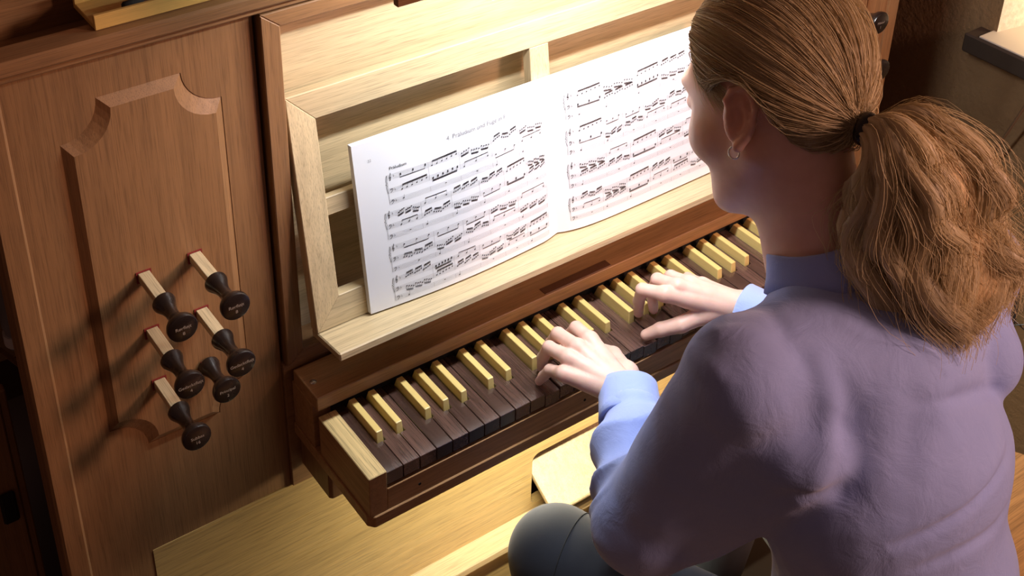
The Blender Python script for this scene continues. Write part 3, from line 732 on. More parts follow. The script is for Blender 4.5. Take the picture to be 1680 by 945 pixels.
def ear(P, side):
    q = (P-HC)@HM; q = q-V3(-.010, side*.0735, -.008)
    a = math.radians(24)*side; c, s = math.cos(a), math.sin(a); tilt = math.radians(10)
    x, y = q[:, 0]*c+q[:, 1]*s, -q[:, 0]*s+q[:, 1]*c; z = q[:, 2]
    x, z = x*math.cos(tilt)+z*math.sin(tilt), -x*math.sin(tilt)+z*math.cos(tilt)
    L = np.stack([x, y*side, z], 1)                                   # +y outward
    plate = ell(L, V3(-.001, .001, .000), (.0175, .0055, .030))
    hel = [V3(.009, .003, .004), V3(.013, .0045, .016), V3(.008, .0055, .027), V3(-.003, .0065, .031), V3(-.013, .0075, .024), V3(-.0175, .0075, .010), V3(-.0150, .0065, -.006), V3(-.009, .005, -.020), V3(-.001, .0035, -.030)]
    d = smin(plate, chain(L, hel, [.0030, .0032, .0034, .0036, .0036, .0034, .0034, .0042, .0062], .003), .003)
    an = [V3(-.004, .0045, .020), V3(-.0095, .005, .008), V3(-.0085, .0045, -.006), V3(-.003, .004, -.015)]
    d = smin(d, chain(L, an, [.0022, .0028, .0028, .0026], .003), .004)
    d = smax(d, -ell(L, V3(.0015, .0085, -.002), (.0078, .0070, .0120)), .003)
    d = smax(d, -chain(L, [V3(.006, .007, .018), V3(-.006, .0085, .023), V3(-.0125, .009, .010)], [.0020]*3, .002), .002)
    d = smin(d, chain(L, [V3(.010, .003, .000), V3(.0095, .004, -.007)], [.0032, .0034], .003), .003)   # tragus
    return d
def head(P):
    q = (P-HC)@HM; qa = q.copy(); qa[:, 1] = np.abs(qa[:, 1])
    d = ell(q, V3(-.005, 0, .028), (.090, .0730, .090))
    d = smin(d, cone(q, V3(.032, 0, .010), V3(.040, 0, -.068), .0600, .0430), .03)
    d = smin(d, ell(qa, V3(.048, .039, -.032), (.036, .030, .032)), .02)
    d = smin(d, cone(qa, V3(-.006, .050, -.048), V3(.058, .018, -.098), .0190, .0200), .025)
    d = smin(d, ell(q, V3(.074, 0, -.104), (.018, .022, .016)), .016)
    d = smin(d, cone(q, V3(.030, 0, -.07), V3(-.01, 0, -.075), .035, .035), .03)
    d = smin(d, ell(qa, V3(.074, .026, .030), (.018, .026, .011)), .014)                     # brows
    d = smax(d, -ell(qa, V3(.0985, .0320, .008), (.0125, .0170, .0105)), .010)               # eye sockets
    d = smin(d, ell(qa, V3(.0785, .0315, .006), (.0125, .0135, .0115)), .004)                # lids
    d = smin(d, cone(q, V3(.086, 0, .018), V3(.105, 0, -.026), .0065, .0090), .009)          # nose
    d = smin(d, ell(qa, V3(.096, .0095, -.030), (.009, .0065, .0065)), .005)
    d = smin(d, ell(q, V3(.0865, 0, -.0600), (.0090, .0215, .0052)), .004); d = smin(d, ell(q, V3(.0850, 0, -.0705), (.0090, .0185, .0058)), .004)
    d = smax(d, -ell(q, V3(.0960, 0, -.0650), (.0060, .0200, .0011)), .002)
    for s in (1, -1): d = smin(d, sub(P, hw(-.01, s*.075, 0), .06, lambda Q: ear(Q, s)), .005)
    return d
def body(P):
    d = sub(P, HC, .185, head)
    nk = smin(cone(P, hw(-.032, 0, -.045), NECK0, .0455, .0470), cone(P, hw(.008, 0, -.070), NECK0+V3(0, .015, -.02), .036, .042), .03)
    d = smin(d, nk, .022)
    t = scone(P, UPB, CHE, .070, .075, (1.35, 1, 1)); t = smin(t, scone(P, CHE, WAI, .075, .072, (1.25, 1, 1)), .05); t = smin(t, scone(P, WAI, PEL, .072, .055, (1.25, 1, 1)), .05)
    t = smin(t, cone(P, NECK0, UPB, .052, .07), .04)
    for S, E, Wr, H in ((SL, EL, WL, LH), (SR, ER, WR, RH)):
        a = cone(P, S, E, .040, .030); a = smin(a, cone(P, E, Wr, .032, .0235), .02); a = smin(a, cone(P, UPB, S, .06, .042), .04)
        t = smin(t, a, .02)
        t = smin(t, sub(P, Wr*.45+V3(*H['middle'][1])*.55, .145, lambda Q: hand(Q, H, Wr, E)), .006)
    for Hp, Kn in ((HIPL, KNL), (HIPR, KNR)): t = smin(t, cone(P, Hp, Hp+(Kn-Hp)*.5, .055, .045), .03)
    return smin(d, t, .02)
import time as _t; _t0 = _t.time()
bv, bq = sdf_mesh(body, (.12, -.55, -.26), (.68, .085, .60), .0026)
me = np_mesh('person', bv, bq)
def vcol(me, name, cols):
    at = me.color_attributes.new(name, 'FLOAT_COLOR', 'POINT'); c = np.ones((len(cols), 4), np.float32); c[:, :3] = cols; at.data.foreach_set('color', c.ravel())
# natural skin colouring: redder knuckles, ears, lips
base = np.array([.80, .545, .455]); cols = np.tile(base, (len(bv), 1))
def tint(c, r, col, amt):
    global cols
    w = amt*np.exp(-(np.linalg.norm(bv-c, axis=1)/r)**2); cols = cols*(1-w[:, None])+np.array(col)*w[:, None]
for H in (LH, RH):
    for kf in H:
        for j in (0, 1, 3): tint(V3(*H[kf][j]), .010, (.74, .40, .33), .45)
for s in (1, -1): tint(hw(-.012, s*.078, 0), .03, (.70, .36, .29), .6)
tint(hw(.09, 0, -.065), .018, (.55, .18, .16), .8)
vcol(me, 'skin', cols)
k = NB('skin'); vc = k.add('ShaderNodeVertexColor'); vc.layer_name = 'skin'
nz = k.add('ShaderNodeTexNoise', i_Scale=60.0, i_Detail=4.0); tc = k.add('ShaderNodeTexCoord'); k.ln(tc.outputs['Object'], nz.inputs['Vector'])
k.ln(k.mix(1.0, vc.outputs[0], k.ramp(nz.outputs[0], [(.3, (.92, .88, .87)), (.7, (1, 1, 1))]), 'MULTIPLY'), k.b.inputs['Base Color'])
k.b.inputs['Roughness'].default_value = .48; k.b.inputs['Subsurface Weight'].default_value = .25; k.b.inputs['Subsurface Radius'].default_value = (.012, .004, .002); k.b.inputs['Subsurface Scale'].default_value = .6
n3 = k.add('ShaderNodeTexNoise', i_Scale=900.0, i_Detail=2.0); k.ln(tc.outputs['Object'], n3.inputs['Vector'])
bp = k.add('ShaderNodeBump'); bp.inputs['Strength'].default_value = .12; bp.inputs['Distance'].default_value = .0008; k.ln(n3.outputs[0], bp.inputs['Height']); k.ln(bp.outputs[0], k.b.inputs['Normal'])
person = mobj('person', me, k.m)
tag(person, 'player in light blue shirt with blond ponytail, hands on the keys', 'person')
print('body', len(bv), _t.time()-_t0)
# eyes, nails
eyem = plain('eye_white', (.75, .72, .70), .2); irism = plain('iris', (.10, .16, .22), .2)
# ------------------------------------------------------------------ shirt
def crease(P, pts, r, amp):
    """a ridge (amp > 0) or crease (amp < 0) along a polyline lying on the cloth, fading towards its ends"""
    c = pts.mean(0); R = np.linalg.norm(pts-c, axis=1).max()+3*r; m = np.linalg.norm(P-c, axis=1) < R; out = np.zeros(len(P))
    if not m.any(): return out
    Q = P[m]; best = np.full(len(Q), 9.); n = len(pts)-1; tt = np.zeros(len(Q))
    for i in range(n):
        a, ab = pts[i], pts[i+1]-pts[i]; t = np.clip(((Q-a)@ab)/(ab@ab), 0, 1); dd = np.linalg.norm(Q-a-t[:, None]*ab, axis=1)
        tt = np.where(dd < best, (i+t)/n, tt); best = np.minimum(best, dd)
    out[m] = amp*np.exp(-(best/r)**2)*np.sin(np.pi*np.clip(tt*.9+.05, 0, 1))**.7; return out
def vnoise(P, s, seed=0):
    q = P*s; r = np.zeros(len(P)); g = np.random.default_rng(seed)
    for i in range(5):
        kx = g.normal(size=3); kx /= np.linalg.norm(kx); r += np.sin(q@kx*(1+.45*i)+g.uniform(0, 6))/(1+.3*i)
    return r/3
FOLDS = [(np.array(p), r, a) for p, r, a in (
    ([(.470, -.476, .170), (.439, -.484, .164), (.390, -.492, .159), (.342, -.487, .150), (.297, -.471, .138)], .0065, -.0065),
    ([(.450, -.478, .185), (.400, -.485, .180), (.342, -.480, .172)], .017, .0055),
    ([(.460, -.490, .108), (.438, -.498, .103), (.366, -.500, .111), (.317, -.488, .106)], .008, -.005),
    ([(.500, -.430, .200), (.489, -.429, .207), (.420, -.436, .240), (.352, -.426, .260)], .008, -.0045),
    ([(.500, -.425, .225), (.440, -.432, .255), (.380, -.425, .270)], .018, .004),
    ([(.273, -.369, .304), (.271, -.390, .267), (.255, -.408, .235), (.235, -.414, .203)], .014, .0075),
    ([(.285, -.385, .300), (.290, -.405, .262), (.275, -.422, .228), (.250, -.430, .195)], .012, -.005),
    ([(.327, -.410, .276), (.313, -.429, .219), (.289, -.452, .172)], .020, .0035),
    ([(.384, -.417, .284), (.373, -.445, .231), (.328, -.459, .195)], .022, .004),
    ([(.287, -.273, .307), (.252, -.341, .325), (.267, -.381, .286)], .012, -.003),
    ([(.190, -.270, .300), (.178, -.304, .304), (.181, -.334, .309)], .010, .005),
    ([(.205, -.270, .312), (.206, -.296, .326), (.228, -.315, .333)], .009, .0045),
    ([(.275, -.428, .185), (.261, -.420, .188), (.222, -.401, .187), (.212, -.376, .153)], .012, -.006))]
def shirt(P, cut=True):
    t = scone(P, UPB+V3(0, -.008, .0), CHE+V3(0, -.012, 0), .090, .104, (1.38, 1, 1))
    t = smin(t, scone(P, CHE+V3(0, -.012, 0), WAI+V3(0, -.01, 0), .104, .104, (1.26, 1, 1)), .05); t = smin(t, scone(P, WAI+V3(0, -.01, 0), PEL+V3(0, -.004, 0), .104, .112, (1.28, 1, 1)), .05)
    t = smin(t, cone(P, NECK0+V3(0, -.012, -.010), UPB, .050, .080), .05)
    for S, E, Wr, sd in ((SL, EL, WL, 3), (SR, ER, WR, 5)):
        t = smin(t, cone(P, UPB+V3(0, -.005, .01), S, .074, .060), .05)
        a = cone(P, S, E, .060, .052)
        ax = Wr-E; L = np.linalg.norm(ax); ax = ax/L; s = (P-E)@ax
        fo = cone(P, E, Wr+ax*.004, .054, .0345)
        # sleeve creases run round the forearm, slanting
        q = P-E-s[:, None]*ax; an = np.arctan2(q@np.cross(ax, V3(0, 0, 1)), q[:, 2]+1e-9)
        w = np.clip(s/L, 0, 1); env = np.clip((w-.02)/.12, 0, 1)*np.clip((.86-w)/.12, 0, 1)
        w_s = s*165+2.6*np.sin(an+sd)+1.3*np.sin(2*an+1)+6*vnoise(P, 12, sd+20)
        fo = fo+env*(.0115*(np.abs(np.sin(w_s*.5))-.6)+.0040*np.sin(s*60-1.6*an+sd)*(.6+.4*vnoise(P, 22, sd)))
        fo = fo+.0030*np.clip((w-.74)/.06, 0, 1)
        a = smin(a, fo, .022)
        sg = 1 if E[0] < .4 else -1
        a = smin(a, cone(P, S+V3(.034*sg, -.050, -.072), E+V3(.055*sg, -.035, .012), .056, .046), .035)      # slack of the sleeve
        a = a+.0024*vnoise(P, 60, sd)*np.exp(-(np.linalg.norm(P-E, axis=1)/.10)**2)
        t = smin(t, a, .010)
        t = smax(t, (P-Wr)@ax-.006, .002) if False else t
    for pts_, r, am in FOLDS: t = t-crease(P, pts_, r, am)
    t = t+.0024*vnoise(P*np.array([1, 1, .4]), 30, 1)+.0008*vnoise(P, 70, 2)
    return t
def shirt_cut(P):
    t = shirt(P)
    for E, Wr in ((EL, WL), (ER, WR)):
        ax = Wr-E; ax = ax/np.linalg.norm(ax)
        near = np.linalg.norm(P-Wr, axis=1) < .09
        t = np.where(near, smax(t, (P-Wr)@ax+.020, .004), t)
    nax = hw(-.02, 0, -.06)-NECK0; nax /= np.linalg.norm(nax)
    t = smax(t, (P-NECK0)@nax-.028, .006)
    t = smax(t, -cone(P, NECK0+nax*.012, NECK0+nax*.12, .053, .053), .003)
    return smax(t, -.2465-P[:, 2], .004)
sv, sq = sdf_mesh(shirt_cut, (.05, -.62, -.28), (.74, .02, .37), .0038)
sme = np_mesh('shirt', sv, sq)
k = NB('blue_linen'); tc = k.add('ShaderNodeTexCoord')
wv = []
for sc_ in ((1400, 1400, 120), (120, 1400, 1400)):
    mp_n = k.add('ShaderNodeMapping'); mp_n.inputs['Scale'].default_value = sc_; k.ln(tc.outputs['Object'], mp_n.inputs[0]); w_ = k.add('ShaderNodeTexNoise', i_Scale=1.0, i_Detail=2.0); k.ln(mp_n.outputs[0], w_.inputs['Vector']); wv.append(w_)
w1, w2 = wv
nz = k.add('ShaderNodeTexNoise', i_Scale=7.0, i_Detail=6.0, i_Roughness=.6); k.ln(tc.outputs['Object'], nz.inputs['Vector'])
k.ln(k.ramp(nz.outputs[0], [(.3, (.29, .39, .80)), (.7, (.35, .45, .86))]), k.b.inputs['Base Color'])
mm = k.add('ShaderNodeMath', operation='ADD'); k.ln(w1.outputs[0], mm.inputs[0]); k.ln(w2.outputs[0], mm.inputs[1])
bp = k.add('ShaderNodeBump'); bp.inputs['Strength'].default_value = .25; bp.inputs['Distance'].default_value = .0006; k.ln(mm.outputs[0], bp.inputs['Height'])
n4 = k.add('ShaderNodeTexNoise', i_Scale=26.0, i_Detail=4.0, i_Roughness=.55, i_Distortion=.8); k.ln(tc.outputs['Object'], n4.inputs['Vector'])
bp2 = k.add('ShaderNodeBump'); bp2.inputs['Strength'].default_value = .35; bp2.inputs['Distance'].default_value = .006; k.ln(n4.outputs[0], bp2.inputs['Height']); k.ln(bp.outputs[0], bp2.inputs['Normal']); k.ln(bp2.outputs[0], k.b.inputs['Normal'])
k.b.inputs['Roughness'].default_value = .85; k.b.inputs['Sheen Weight'].default_value = .25; k.b.inputs['Specular IOR Level'].default_value = .2; M['linen'] = k.m
mobj('shirt', sme, M['linen'], person)
print('shirt', len(sv), _t.time()-_t0)
# cuffs
def cuff(E, Wr, seed):
    ax = Wr-E; ax = ax/np.linalg.norm(ax); e1 = np.cross(ax, V3(0, 0, 1)); e1 /= np.linalg.norm(e1); e2 = np.cross(e1, ax)
    prof = [(-.040, .0300), (-.041, .0352), (-.0395, .0370), (-.030, .0362), (-.012, .0350), (.004, .0345), (.0105, .0345), (.0125, .0335), (.0118, .0318), (.004, .0305), (-.02, .0300)]
    n = 64; V = []; F = []; m = len(prof)
    for i in range(n):
        t = 2*math.pi*i/n; wob = 1+.020*math.sin(2*t+seed)+.010*math.sin(5*t+2*seed)
        for z, r in prof: V.append(Wr+ax*(z+.0016*math.sin(2*t+seed*1.7))+(e1*math.cos(t)*1.04+e2*math.sin(t)*.93)*r*wob)
    for i in range(n):
        for j in range(m): F.append((i*m+j, ((i+1) % n)*m+j, ((i+1) % n)*m+(j+1) % m, i*m+(j+1) % m))
    me = pm('cuff', V, F, True); bm = bmesh.new(); bm.from_mesh(me); bmesh.ops.recalc_face_normals(bm, faces=bm.faces[:]); bm.to_mesh(me); bm.free(); return me
for E_, W_, s_ in ((EL, WL, 1.0), (ER, WR, 2.3)): mobj('cuff', cuff(E_, W_, s_), M['linen'], person)
# collar band round the neck
def collar():
    nax = hw(-.02, 0, -.06)-NECK0; nax /= np.linalg.norm(nax); e1 = np.cross(V3(0, 1, 0), nax); e1 /= np.linalg.norm(e1); e2 = np.cross(nax, e1)
    n = 72; prof = [(.0690, -.014), (.0630, .002), (.0592, .018), (.0580, .0255), (.0566, .0275), (.0548, .0265), (.0546, .016), (.0555, -.002)]
    V = []; F = []; m = len(prof)
    for i in range(n):
        t = 2*math.pi*i/n; fr = max(0, math.sin(t))                         # e2 points forward
        for r, z in prof:
            zz = z-.020*fr**2+.0012*math.sin(3*t+1); rr = r*(1+.06*fr)+.0008*math.sin(5*t)
            V.append(NECK0+V3(0, -.002, .006)+nax*zz+e1*rr*math.cos(t)+e2*rr*math.sin(t))
    for i in range(n):
        for j in range(m): F.append((i*m+j, ((i+1) % n)*m+j, ((i+1) % n)*m+(j+1) % m, i*m+(j+1) % m))
    me = pm('collar', V, F, True); bm = bmesh.new(); bm.from_mesh(me); bmesh.ops.recalc_face_normals(bm, faces=bm.faces[:]); bm.to_mesh(me); bm.free(); return me
mobj('collar', collar(), M['linen'], person)
# ------------------------------------------------------------------ trousers and shoes
def trousers(P):
    d = scone(P, PEL+V3(0, 0, .02), PEL+V3(0, .02, -.01), .100, .095, (1.45, 1, 1))
    for Hp, Kn, An in ((HIPL, KNL, ANL), (HIPR, KNR, ANR)):
        d = smin(d, cone(P, Hp, Kn, .082, .060), .03)
        d = smin(d, cone(P, Kn, An, .060, .045), .015)
        mid = Kn+(Hp-Kn)*.16; ax = (Hp-Kn)/np.linalg.norm(Hp-Kn); s = (P-mid)@ax
        d = d+.0014*np.exp(-(s/.0016)**2)*0 + .0012*np.sin((P-Kn)@ax*120)*np.exp(-(np.linalg.norm(P-Kn-ax*.12, axis=1)/.07)**2)
    return smax(d, -P[:, 2]+FZ+.075, .004)
tv, tq = sdf_mesh(lambda P: smax(trousers(P), -.2475-P[:, 2]-10*np.clip(P[:, 1]+.24, 0, 1), .003), (.10, -.58, -.70), (.68, .08, -.05), .006)
k = NB('grey_trousers'); k.b.inputs['Base Color'].default_value = (.014, .020, .034, 1); k.b.inputs['Roughness'].default_value = .8; k.b.inputs['Sheen Weight'].default_value = .15
nz = k.add('ShaderNodeTexNoise', i_Scale=1200.0); tc = k.add('ShaderNodeTexCoord'); k.ln(tc.outputs['Object'], nz.inputs['Vector']); bp = k.add('ShaderNodeBump'); bp.inputs['Strength'].default_value = .3; bp.inputs['Distance'].default_value = .0005; k.ln(nz.outputs[0], bp.inputs['Height']); k.ln(bp.outputs[0], k.b.inputs['Normal'])
tr = mobj('trousers', np_mesh('trousers', tv, tq), k.m, person)
# knee seam: thin raised piping over the left thigh
axl = (HIPL-KNL)/np.linalg.norm(HIPL-KNL); e1 = np.cross(axl, V3(0, 0, 1)); e1 /= np.linalg.norm(e1); e2 = np.cross(e1, axl)
sp_ = []
for t in np.linspace(-.2, math.pi+.2, 40):
    c0 = KNL+axl*(.022+.010*math.cos(t)); dr = e1*math.cos(t)+e2*math.sin(t); lo_, hi_ = .03, .12
    for _ in range(30):
        mid = (lo_+hi_)/2
        if trousers((c0+dr*mid)[None])[0] < 0: lo_ = mid
        else: hi_ = mid
    sp_.append(c0+dr*(lo_+.0002))
mobj('seam', tube('seam', sp_, .0009, 6), plain('seam_thread', (.015, .018, .022), .8), tr)
for An in (ANL, ANR):
    c = V3(An[0], An[1]+.05, FZ)
    sh, shq = sdf_mesh(lambda P: smax(smin(ell(P, c+V3(0, .02, .03), (.042, .115, .048)), cone(P, c+V3(0, -.05, .03), c+V3(0, -.05, .10), .040, .042), .03), FZ+.002-P[:, 2], .003), c+V3(-.07, -.16, -.01), c+V3(.07, .16, .16), .007)
    mobj('shoe', np_mesh('shoe', sh, shq), plain('black_leather', (.012, .011, .011), .35), person)
# ------------------------------------------------------------------ hair
HRC = V3(-.006, 0, .028); HRR = V3(.1120, .0830, .1040)                 # hair ellipsoid in head space
TIE = V3(-.102, .004, -.032)                                             # where the tie sits, head space
td = (TIE-HRC)/V3(.0985, HRR[1], HRR[2]); td /= np.linalg.norm(td)
def hairline(phi):
    """lowest elevation (degrees) at which hair grows, by azimuth from the face (degrees)"""
    return np.interp(np.abs(phi), [0, 25, 45, 58, 70, 80, 90, 100, 110, 125, 150, 180], [38, 35, 27, 10, -5, -3, 3, 2, -22, -42, -55, -58])
def sdir(phi, el): p, e = np.radians(phi), np.radians(el); return np.stack([np.cos(e)*np.cos(p), np.cos(e)*np.sin(p), np.sin(e)], -1)
def hrad(n):
    R = np.broadcast_to(HRR, n.shape).copy(); R[..., 0] = np.where(n[..., 0] < 0, .0985, R[..., 0]); return R
def surf(n, off): return HRC+n*(hrad(n)+off)
# under-layer: a cap that follows the hairline
nphi, nel = 96, 26; V = []; F = []
for i in range(nphi):
    phi = -180+360*i/nphi; h0 = float(hairline(phi))
    for j in range(nel+1):
        t = j/nel; el = h0+(90-h0)*t; V.append(HC+HM@surf(sdir(phi, el), -.013+.0135*min(1, t*6)**.7))
for i in range(nphi):
    for j in range(nel): a, b = i*(nel+1)+j, ((i+1) % nphi)*(nel+1)+j; F.append((a, b, b+1, a+1))
capme = pm('hair_cap', V, F, True)
def strands(C, W, n=3):
    """C: (N, m, 3) centre lines, W: (N, m) radii -> one mesh of thin tubes"""
    N, m, _ = C.shape; T = np.gradient(C, axis=1); T /= np.linalg.norm(T, axis=2, keepdims=True)+1e-12
    up = rng.normal(size=(N, 1, 3)); u = np.cross(T, up); u /= np.linalg.norm(u, axis=2, keepdims=True)+1e-12; v = np.cross(T, u)
    ang = 2*np.pi*np.arange(n)/n
    Vt = C[:, :, None]+W[:, :, None, None]*(np.cos(ang)[None, None, :, None]*u[:, :, None]+np.sin(ang)[None, None, :, None]*v[:, :, None])
    base = (np.arange(N)*m*n)[:, None, None]; j = np.arange(m-1)[None, :, None]; i = np.arange(n)[None, None, :]
    a = base+j*n+i; b = base+j*n+(i+1) % n; Q = np.stack([a, b, b+n, a+n], -1).reshape(-1, 4)
    return Vt.reshape(-1, 3), Q
def hair_cols(N, m, n, lightness):
    a = np.array([.54, .43, .255]); b = np.array([.97, .88, .64]); t = np.clip(lightness, 0, 1)[:, None]
    c = a*(1-t)+b*t; return np.repeat(c, m*n, 0)
k = NB('blond_hair'); vc = k.add('ShaderNodeVertexColor'); vc.layer_name = 'hair'; k.ln(vc.outputs[0], k.b.inputs['Base Color'])
k.b.inputs['Roughness'].default_value = .40; k.b.inputs['Specular IOR Level'].default_value = .5
tl = k.add('ShaderNodeBsdfTranslucent'); k.ln(vc.outputs[0], tl.inputs[0]); mx = k.add('ShaderNodeMixShader', i_0=.5); out = k.n['Material Output']
k.ln(k.b.outputs[0], mx.inputs[1]); k.ln(tl.outputs[0], mx.inputs[2]); k.ln(mx.outputs[0], out.inputs[0]); M['hair'] = k.m
M['hairbase'] = plain('hair_base', (.68, .50, .28), .7)
hc_ = mobj('hair', capme, M['hairbase'], person); hc_['label'] = 'blond hair combed back into a ponytail'
# combed strands: great-circle paths from root to tie, in locks
NS, m = 12000, 14
phi = rng.uniform(-180, 180, NS); h0 = hairline(phi); uu = rng.random(NS)**1.7
front = rng.random(NS) < .42; uu[front] *= .10
el = h0+(86-h0)*uu
nr = sdir(phi, el); ca = np.clip(nr@td, -1, 1); om = np.arccos(ca); keep = om > .18; nr, om, uu, phi, el = nr[keep], om[keep], uu[keep], phi[keep], el[keep]; NS = len(nr)
lock = np.floor((phi+180)/5.5).astype(int)*13+np.floor(el/14).astype(int); lr = np.random.default_rng(3).random((4000, 4)); lk = lr[lock % 4000]
t = np.linspace(0, 1, m)[None, :]; so = np.sin(om)[:, None]+1e-6
n_ = (np.sin((1-t)*om[:, None])/so)[:, :, None]*nr[:, None]+(np.sin(t*om[:, None])/so)[:, :, None]*td[None, None]
stray = (rng.random(NS) < .03)[:, None]*rng.uniform(.002, .010, (NS, 1))
lift = stray*np.sin(np.pi*t)+(.0006+.0050*np.sin(np.pi*np.clip(t*1.05, 0, 1))**.7*(lk[:, 0:1]*.6+.4))+rng.uniform(0, .0018, (NS, 1))-.0115*np.exp(-t/.07)*(uu < .14)[:, None]
side = np.cross(nr, td); side /= np.linalg.norm(side, axis=1, keepdims=True)+1e-9
sw = (.035*(lk[:, 1:2]-.5)*np.sin(np.pi*t)+.018*(lk[:, 2:3]-.5)*np.sin(2*np.pi*t*1.3+6*lk[:, 3:4])+rng.normal(0, .010, (NS, 1))*np.sin(np.pi*t))
n_ = n_+sw[:, :, None]*side[:, None]
n_ /= np.linalg.norm(n_, axis=2, keepdims=True)
# hair is swept over the top of the ear
pz = np.degrees(np.arctan2(n_[..., 1], n_[..., 0])); ez = np.degrees(np.arcsin(n_[..., 2])); fl_ = np.interp(np.abs(pz), [45, 62, 74, 84, 102, 114, 130], [-60, -22, -6, 1, 1, -14, -70]); ez2 = np.maximum(ez, fl_+rng.random((NS, 1))*5)
n_ = sdir(pz, np.where(ez < fl_+5, ez2, ez))
P_ = HRC+n_*(hrad(n_)+lift[:, :, None])
tb_ = np.clip((t-.80)/.20, 0, 1)[:, :, None]; tie_pt = TIE+rng.normal(0, .0045, (NS, 1, 3)); P_ = P_*(1-tb_**1.6)+tie_pt*tb_**1.6
C_ = HC+P_@HM.T
Wd = np.repeat((.00050*(1-.35*t)), NS, 0)*rng.uniform(.7, 1.25, (NS, 1))
hv, hq = strands(C_, Wd)
hm = np_mesh('combed_strands', hv, hq); vcol(hm, 'hair', hair_cols(NS, m, 3, .16+.55*lk[:, 0]+rng.normal(0, .17, NS)))
mobj('combed_strands', hm, M['hair'], hc_)
# fine wisps in front of the ear and on the temple, lying on the skin
NW, mw = 420, 10; pw = rng.uniform(38, 78, NW); ew = hairline(pw)+rng.uniform(-2, 6, NW); sgn = np.where(rng.random(NW) < .75, 1, -1)
tw_ = np.linspace(0, 1, mw)[None]; cp_ = rng.uniform(6, 30, (NW, 1)); ce_ = rng.uniform(8, 30, (NW, 1))
ph_ = pw[:, None]+cp_*tw_+rng.uniform(-4, 4, (NW, 1))*np.sin(3*tw_); el_ = ew[:, None]-ce_*tw_**1.3
ph_ = np.minimum(ph_, 86-.0*tw_)*sgn[:, None]
Pw = (HC+(HRC+sdir(ph_, el_)*(HRR-.012))@HM.T).reshape(-1, 3)
for _ in range(3):
    d_ = head(Pw); g_ = np.stack([head(Pw+np.eye(3)[i]*.002)-head(Pw-np.eye(3)[i]*.002) for i in range(3)], 1)/.004; Pw = Pw-(d_-.0012)[:, None]*g_/np.maximum((g_*g_).sum(1), .2)[:, None]
wv_, wq_ = strands(Pw.reshape(NW, mw, 3), np.repeat(.00026*(1-.6*tw_), NW, 0)); wm = np_mesh('temple_wisps', wv_, wq_); vcol(wm, 'hair', hair_cols(NW, mw, 3, rng.uniform(.4, 1, NW)))
mobj('temple_wisps', wm, M['hair'], hc_)['kind'] = 'stuff'
# ponytail
TW = HC+HM@TIE; bk_ = HM@V3(-1, 0, 0)
PG = spline([TW, TW+V3(.010, -.034, -.002), TW+V3(.022, -.062, -.038), TW+V3(.030, -.078, -.090), TW+V3(.040, -.098, -.145), TW+V3(.054, -.120, -.195)], 24)
mp_ = len(PG); Tg = np.gradient(PG, axis=0); Tg /= np.linalg.norm(Tg, axis=1)[:, None]
cr = V3(.80, -.55, .1); Ug = cr-(Tg@cr)[:, None]*Tg; Ug /= np.linalg.norm(Ug, axis=1)[:, None]; Vg = np.cross(Tg, Ug)
tt = np.linspace(0, 1, mp_); RA = np.interp(tt, [0, .06, .2, .4, .65, .85, 1], [.009, .016, .046, .070, .080, .082, .074]); RB = np.interp(tt, [0, .06, .2, .4, .7, 1], [.009, .014, .032, .042, .044, .040])
def pony(N, ncl, seed, wid, rmax=1.0, spread=.0055, fly=0.0, order=False):
    g = np.random.default_rng(seed); ca_ = g.uniform(0, 2*np.pi, ncl); crd = np.sqrt(g.random(ncl))*rmax
    cph = g.uniform(0, 6.28, (ncl, 3)); cam_ = g.uniform(.4, 1.0, ncl); clen = g.uniform(.80, 1.06, ncl); cfr = g.uniform(7, 11, ncl); cl = np.arange(N) % ncl if order else g.integers(0, ncl, N)
    A = (crd*np.cos(ca_))[cl][:, None]; Bq = (crd*np.sin(ca_))[cl][:, None]; ln_ = clen[cl][:, None]*(1 if order else g.uniform(.93, 1.03, (N, 1)))
    s = np.clip(tt[None]*ln_, 0, 1.0); ii = np.clip((s*(mp_-1)).astype(int), 0, mp_-2); fr = s*(mp_-1)-ii
    lerp = lambda X: X[ii]*(1-fr)[..., None]+X[ii+1]*fr[..., None] if X.ndim == 2 else X[ii]*(1-fr)+X[ii+1]*fr
    amp = .0150*np.clip(tt*1.6, 0, 1)[None]*cam_[cl][:, None]
    wav = amp*np.sin(cfr[cl][:, None]*s*1.6+cph[cl, 0][:, None]); wav2 = amp*.7*np.sin(cfr[cl][:, None]*1.3*s*1.6+cph[cl, 1][:, None])
    jit = g.normal(0, spread, (N, 1, 2))*np.clip(tt*3, .15, 1)[None, :, None]*(1+.7*tt[None, :, None])
    fl = g.normal(0, fly, (N, 1, 2))*(np.clip(tt*1.3, 0, 1)[None, :, None])**1.5
    a = A*lerp(RA)+wav+jit[..., 0]+fl[..., 0]; b = Bq*lerp(RB)+wav2+jit[..., 1]+fl[..., 1]
    C = lerp(PG)+a[..., None]*lerp(Ug)+b[..., None]*lerp(Vg)
    C[:, :, 2] -= (np.clip(tt*ln_-1.0, 0, 1)*.3)
    Wq = wid*np.repeat((1-.55*tt**2)[None], N, 0)*g.uniform(.7, 1.25, (N, 1))
    return C, Wq, np.clip(.30+.5*g.random(ncl)[cl]+g.normal(0, .14, N), 0, 1)
NCL = 64
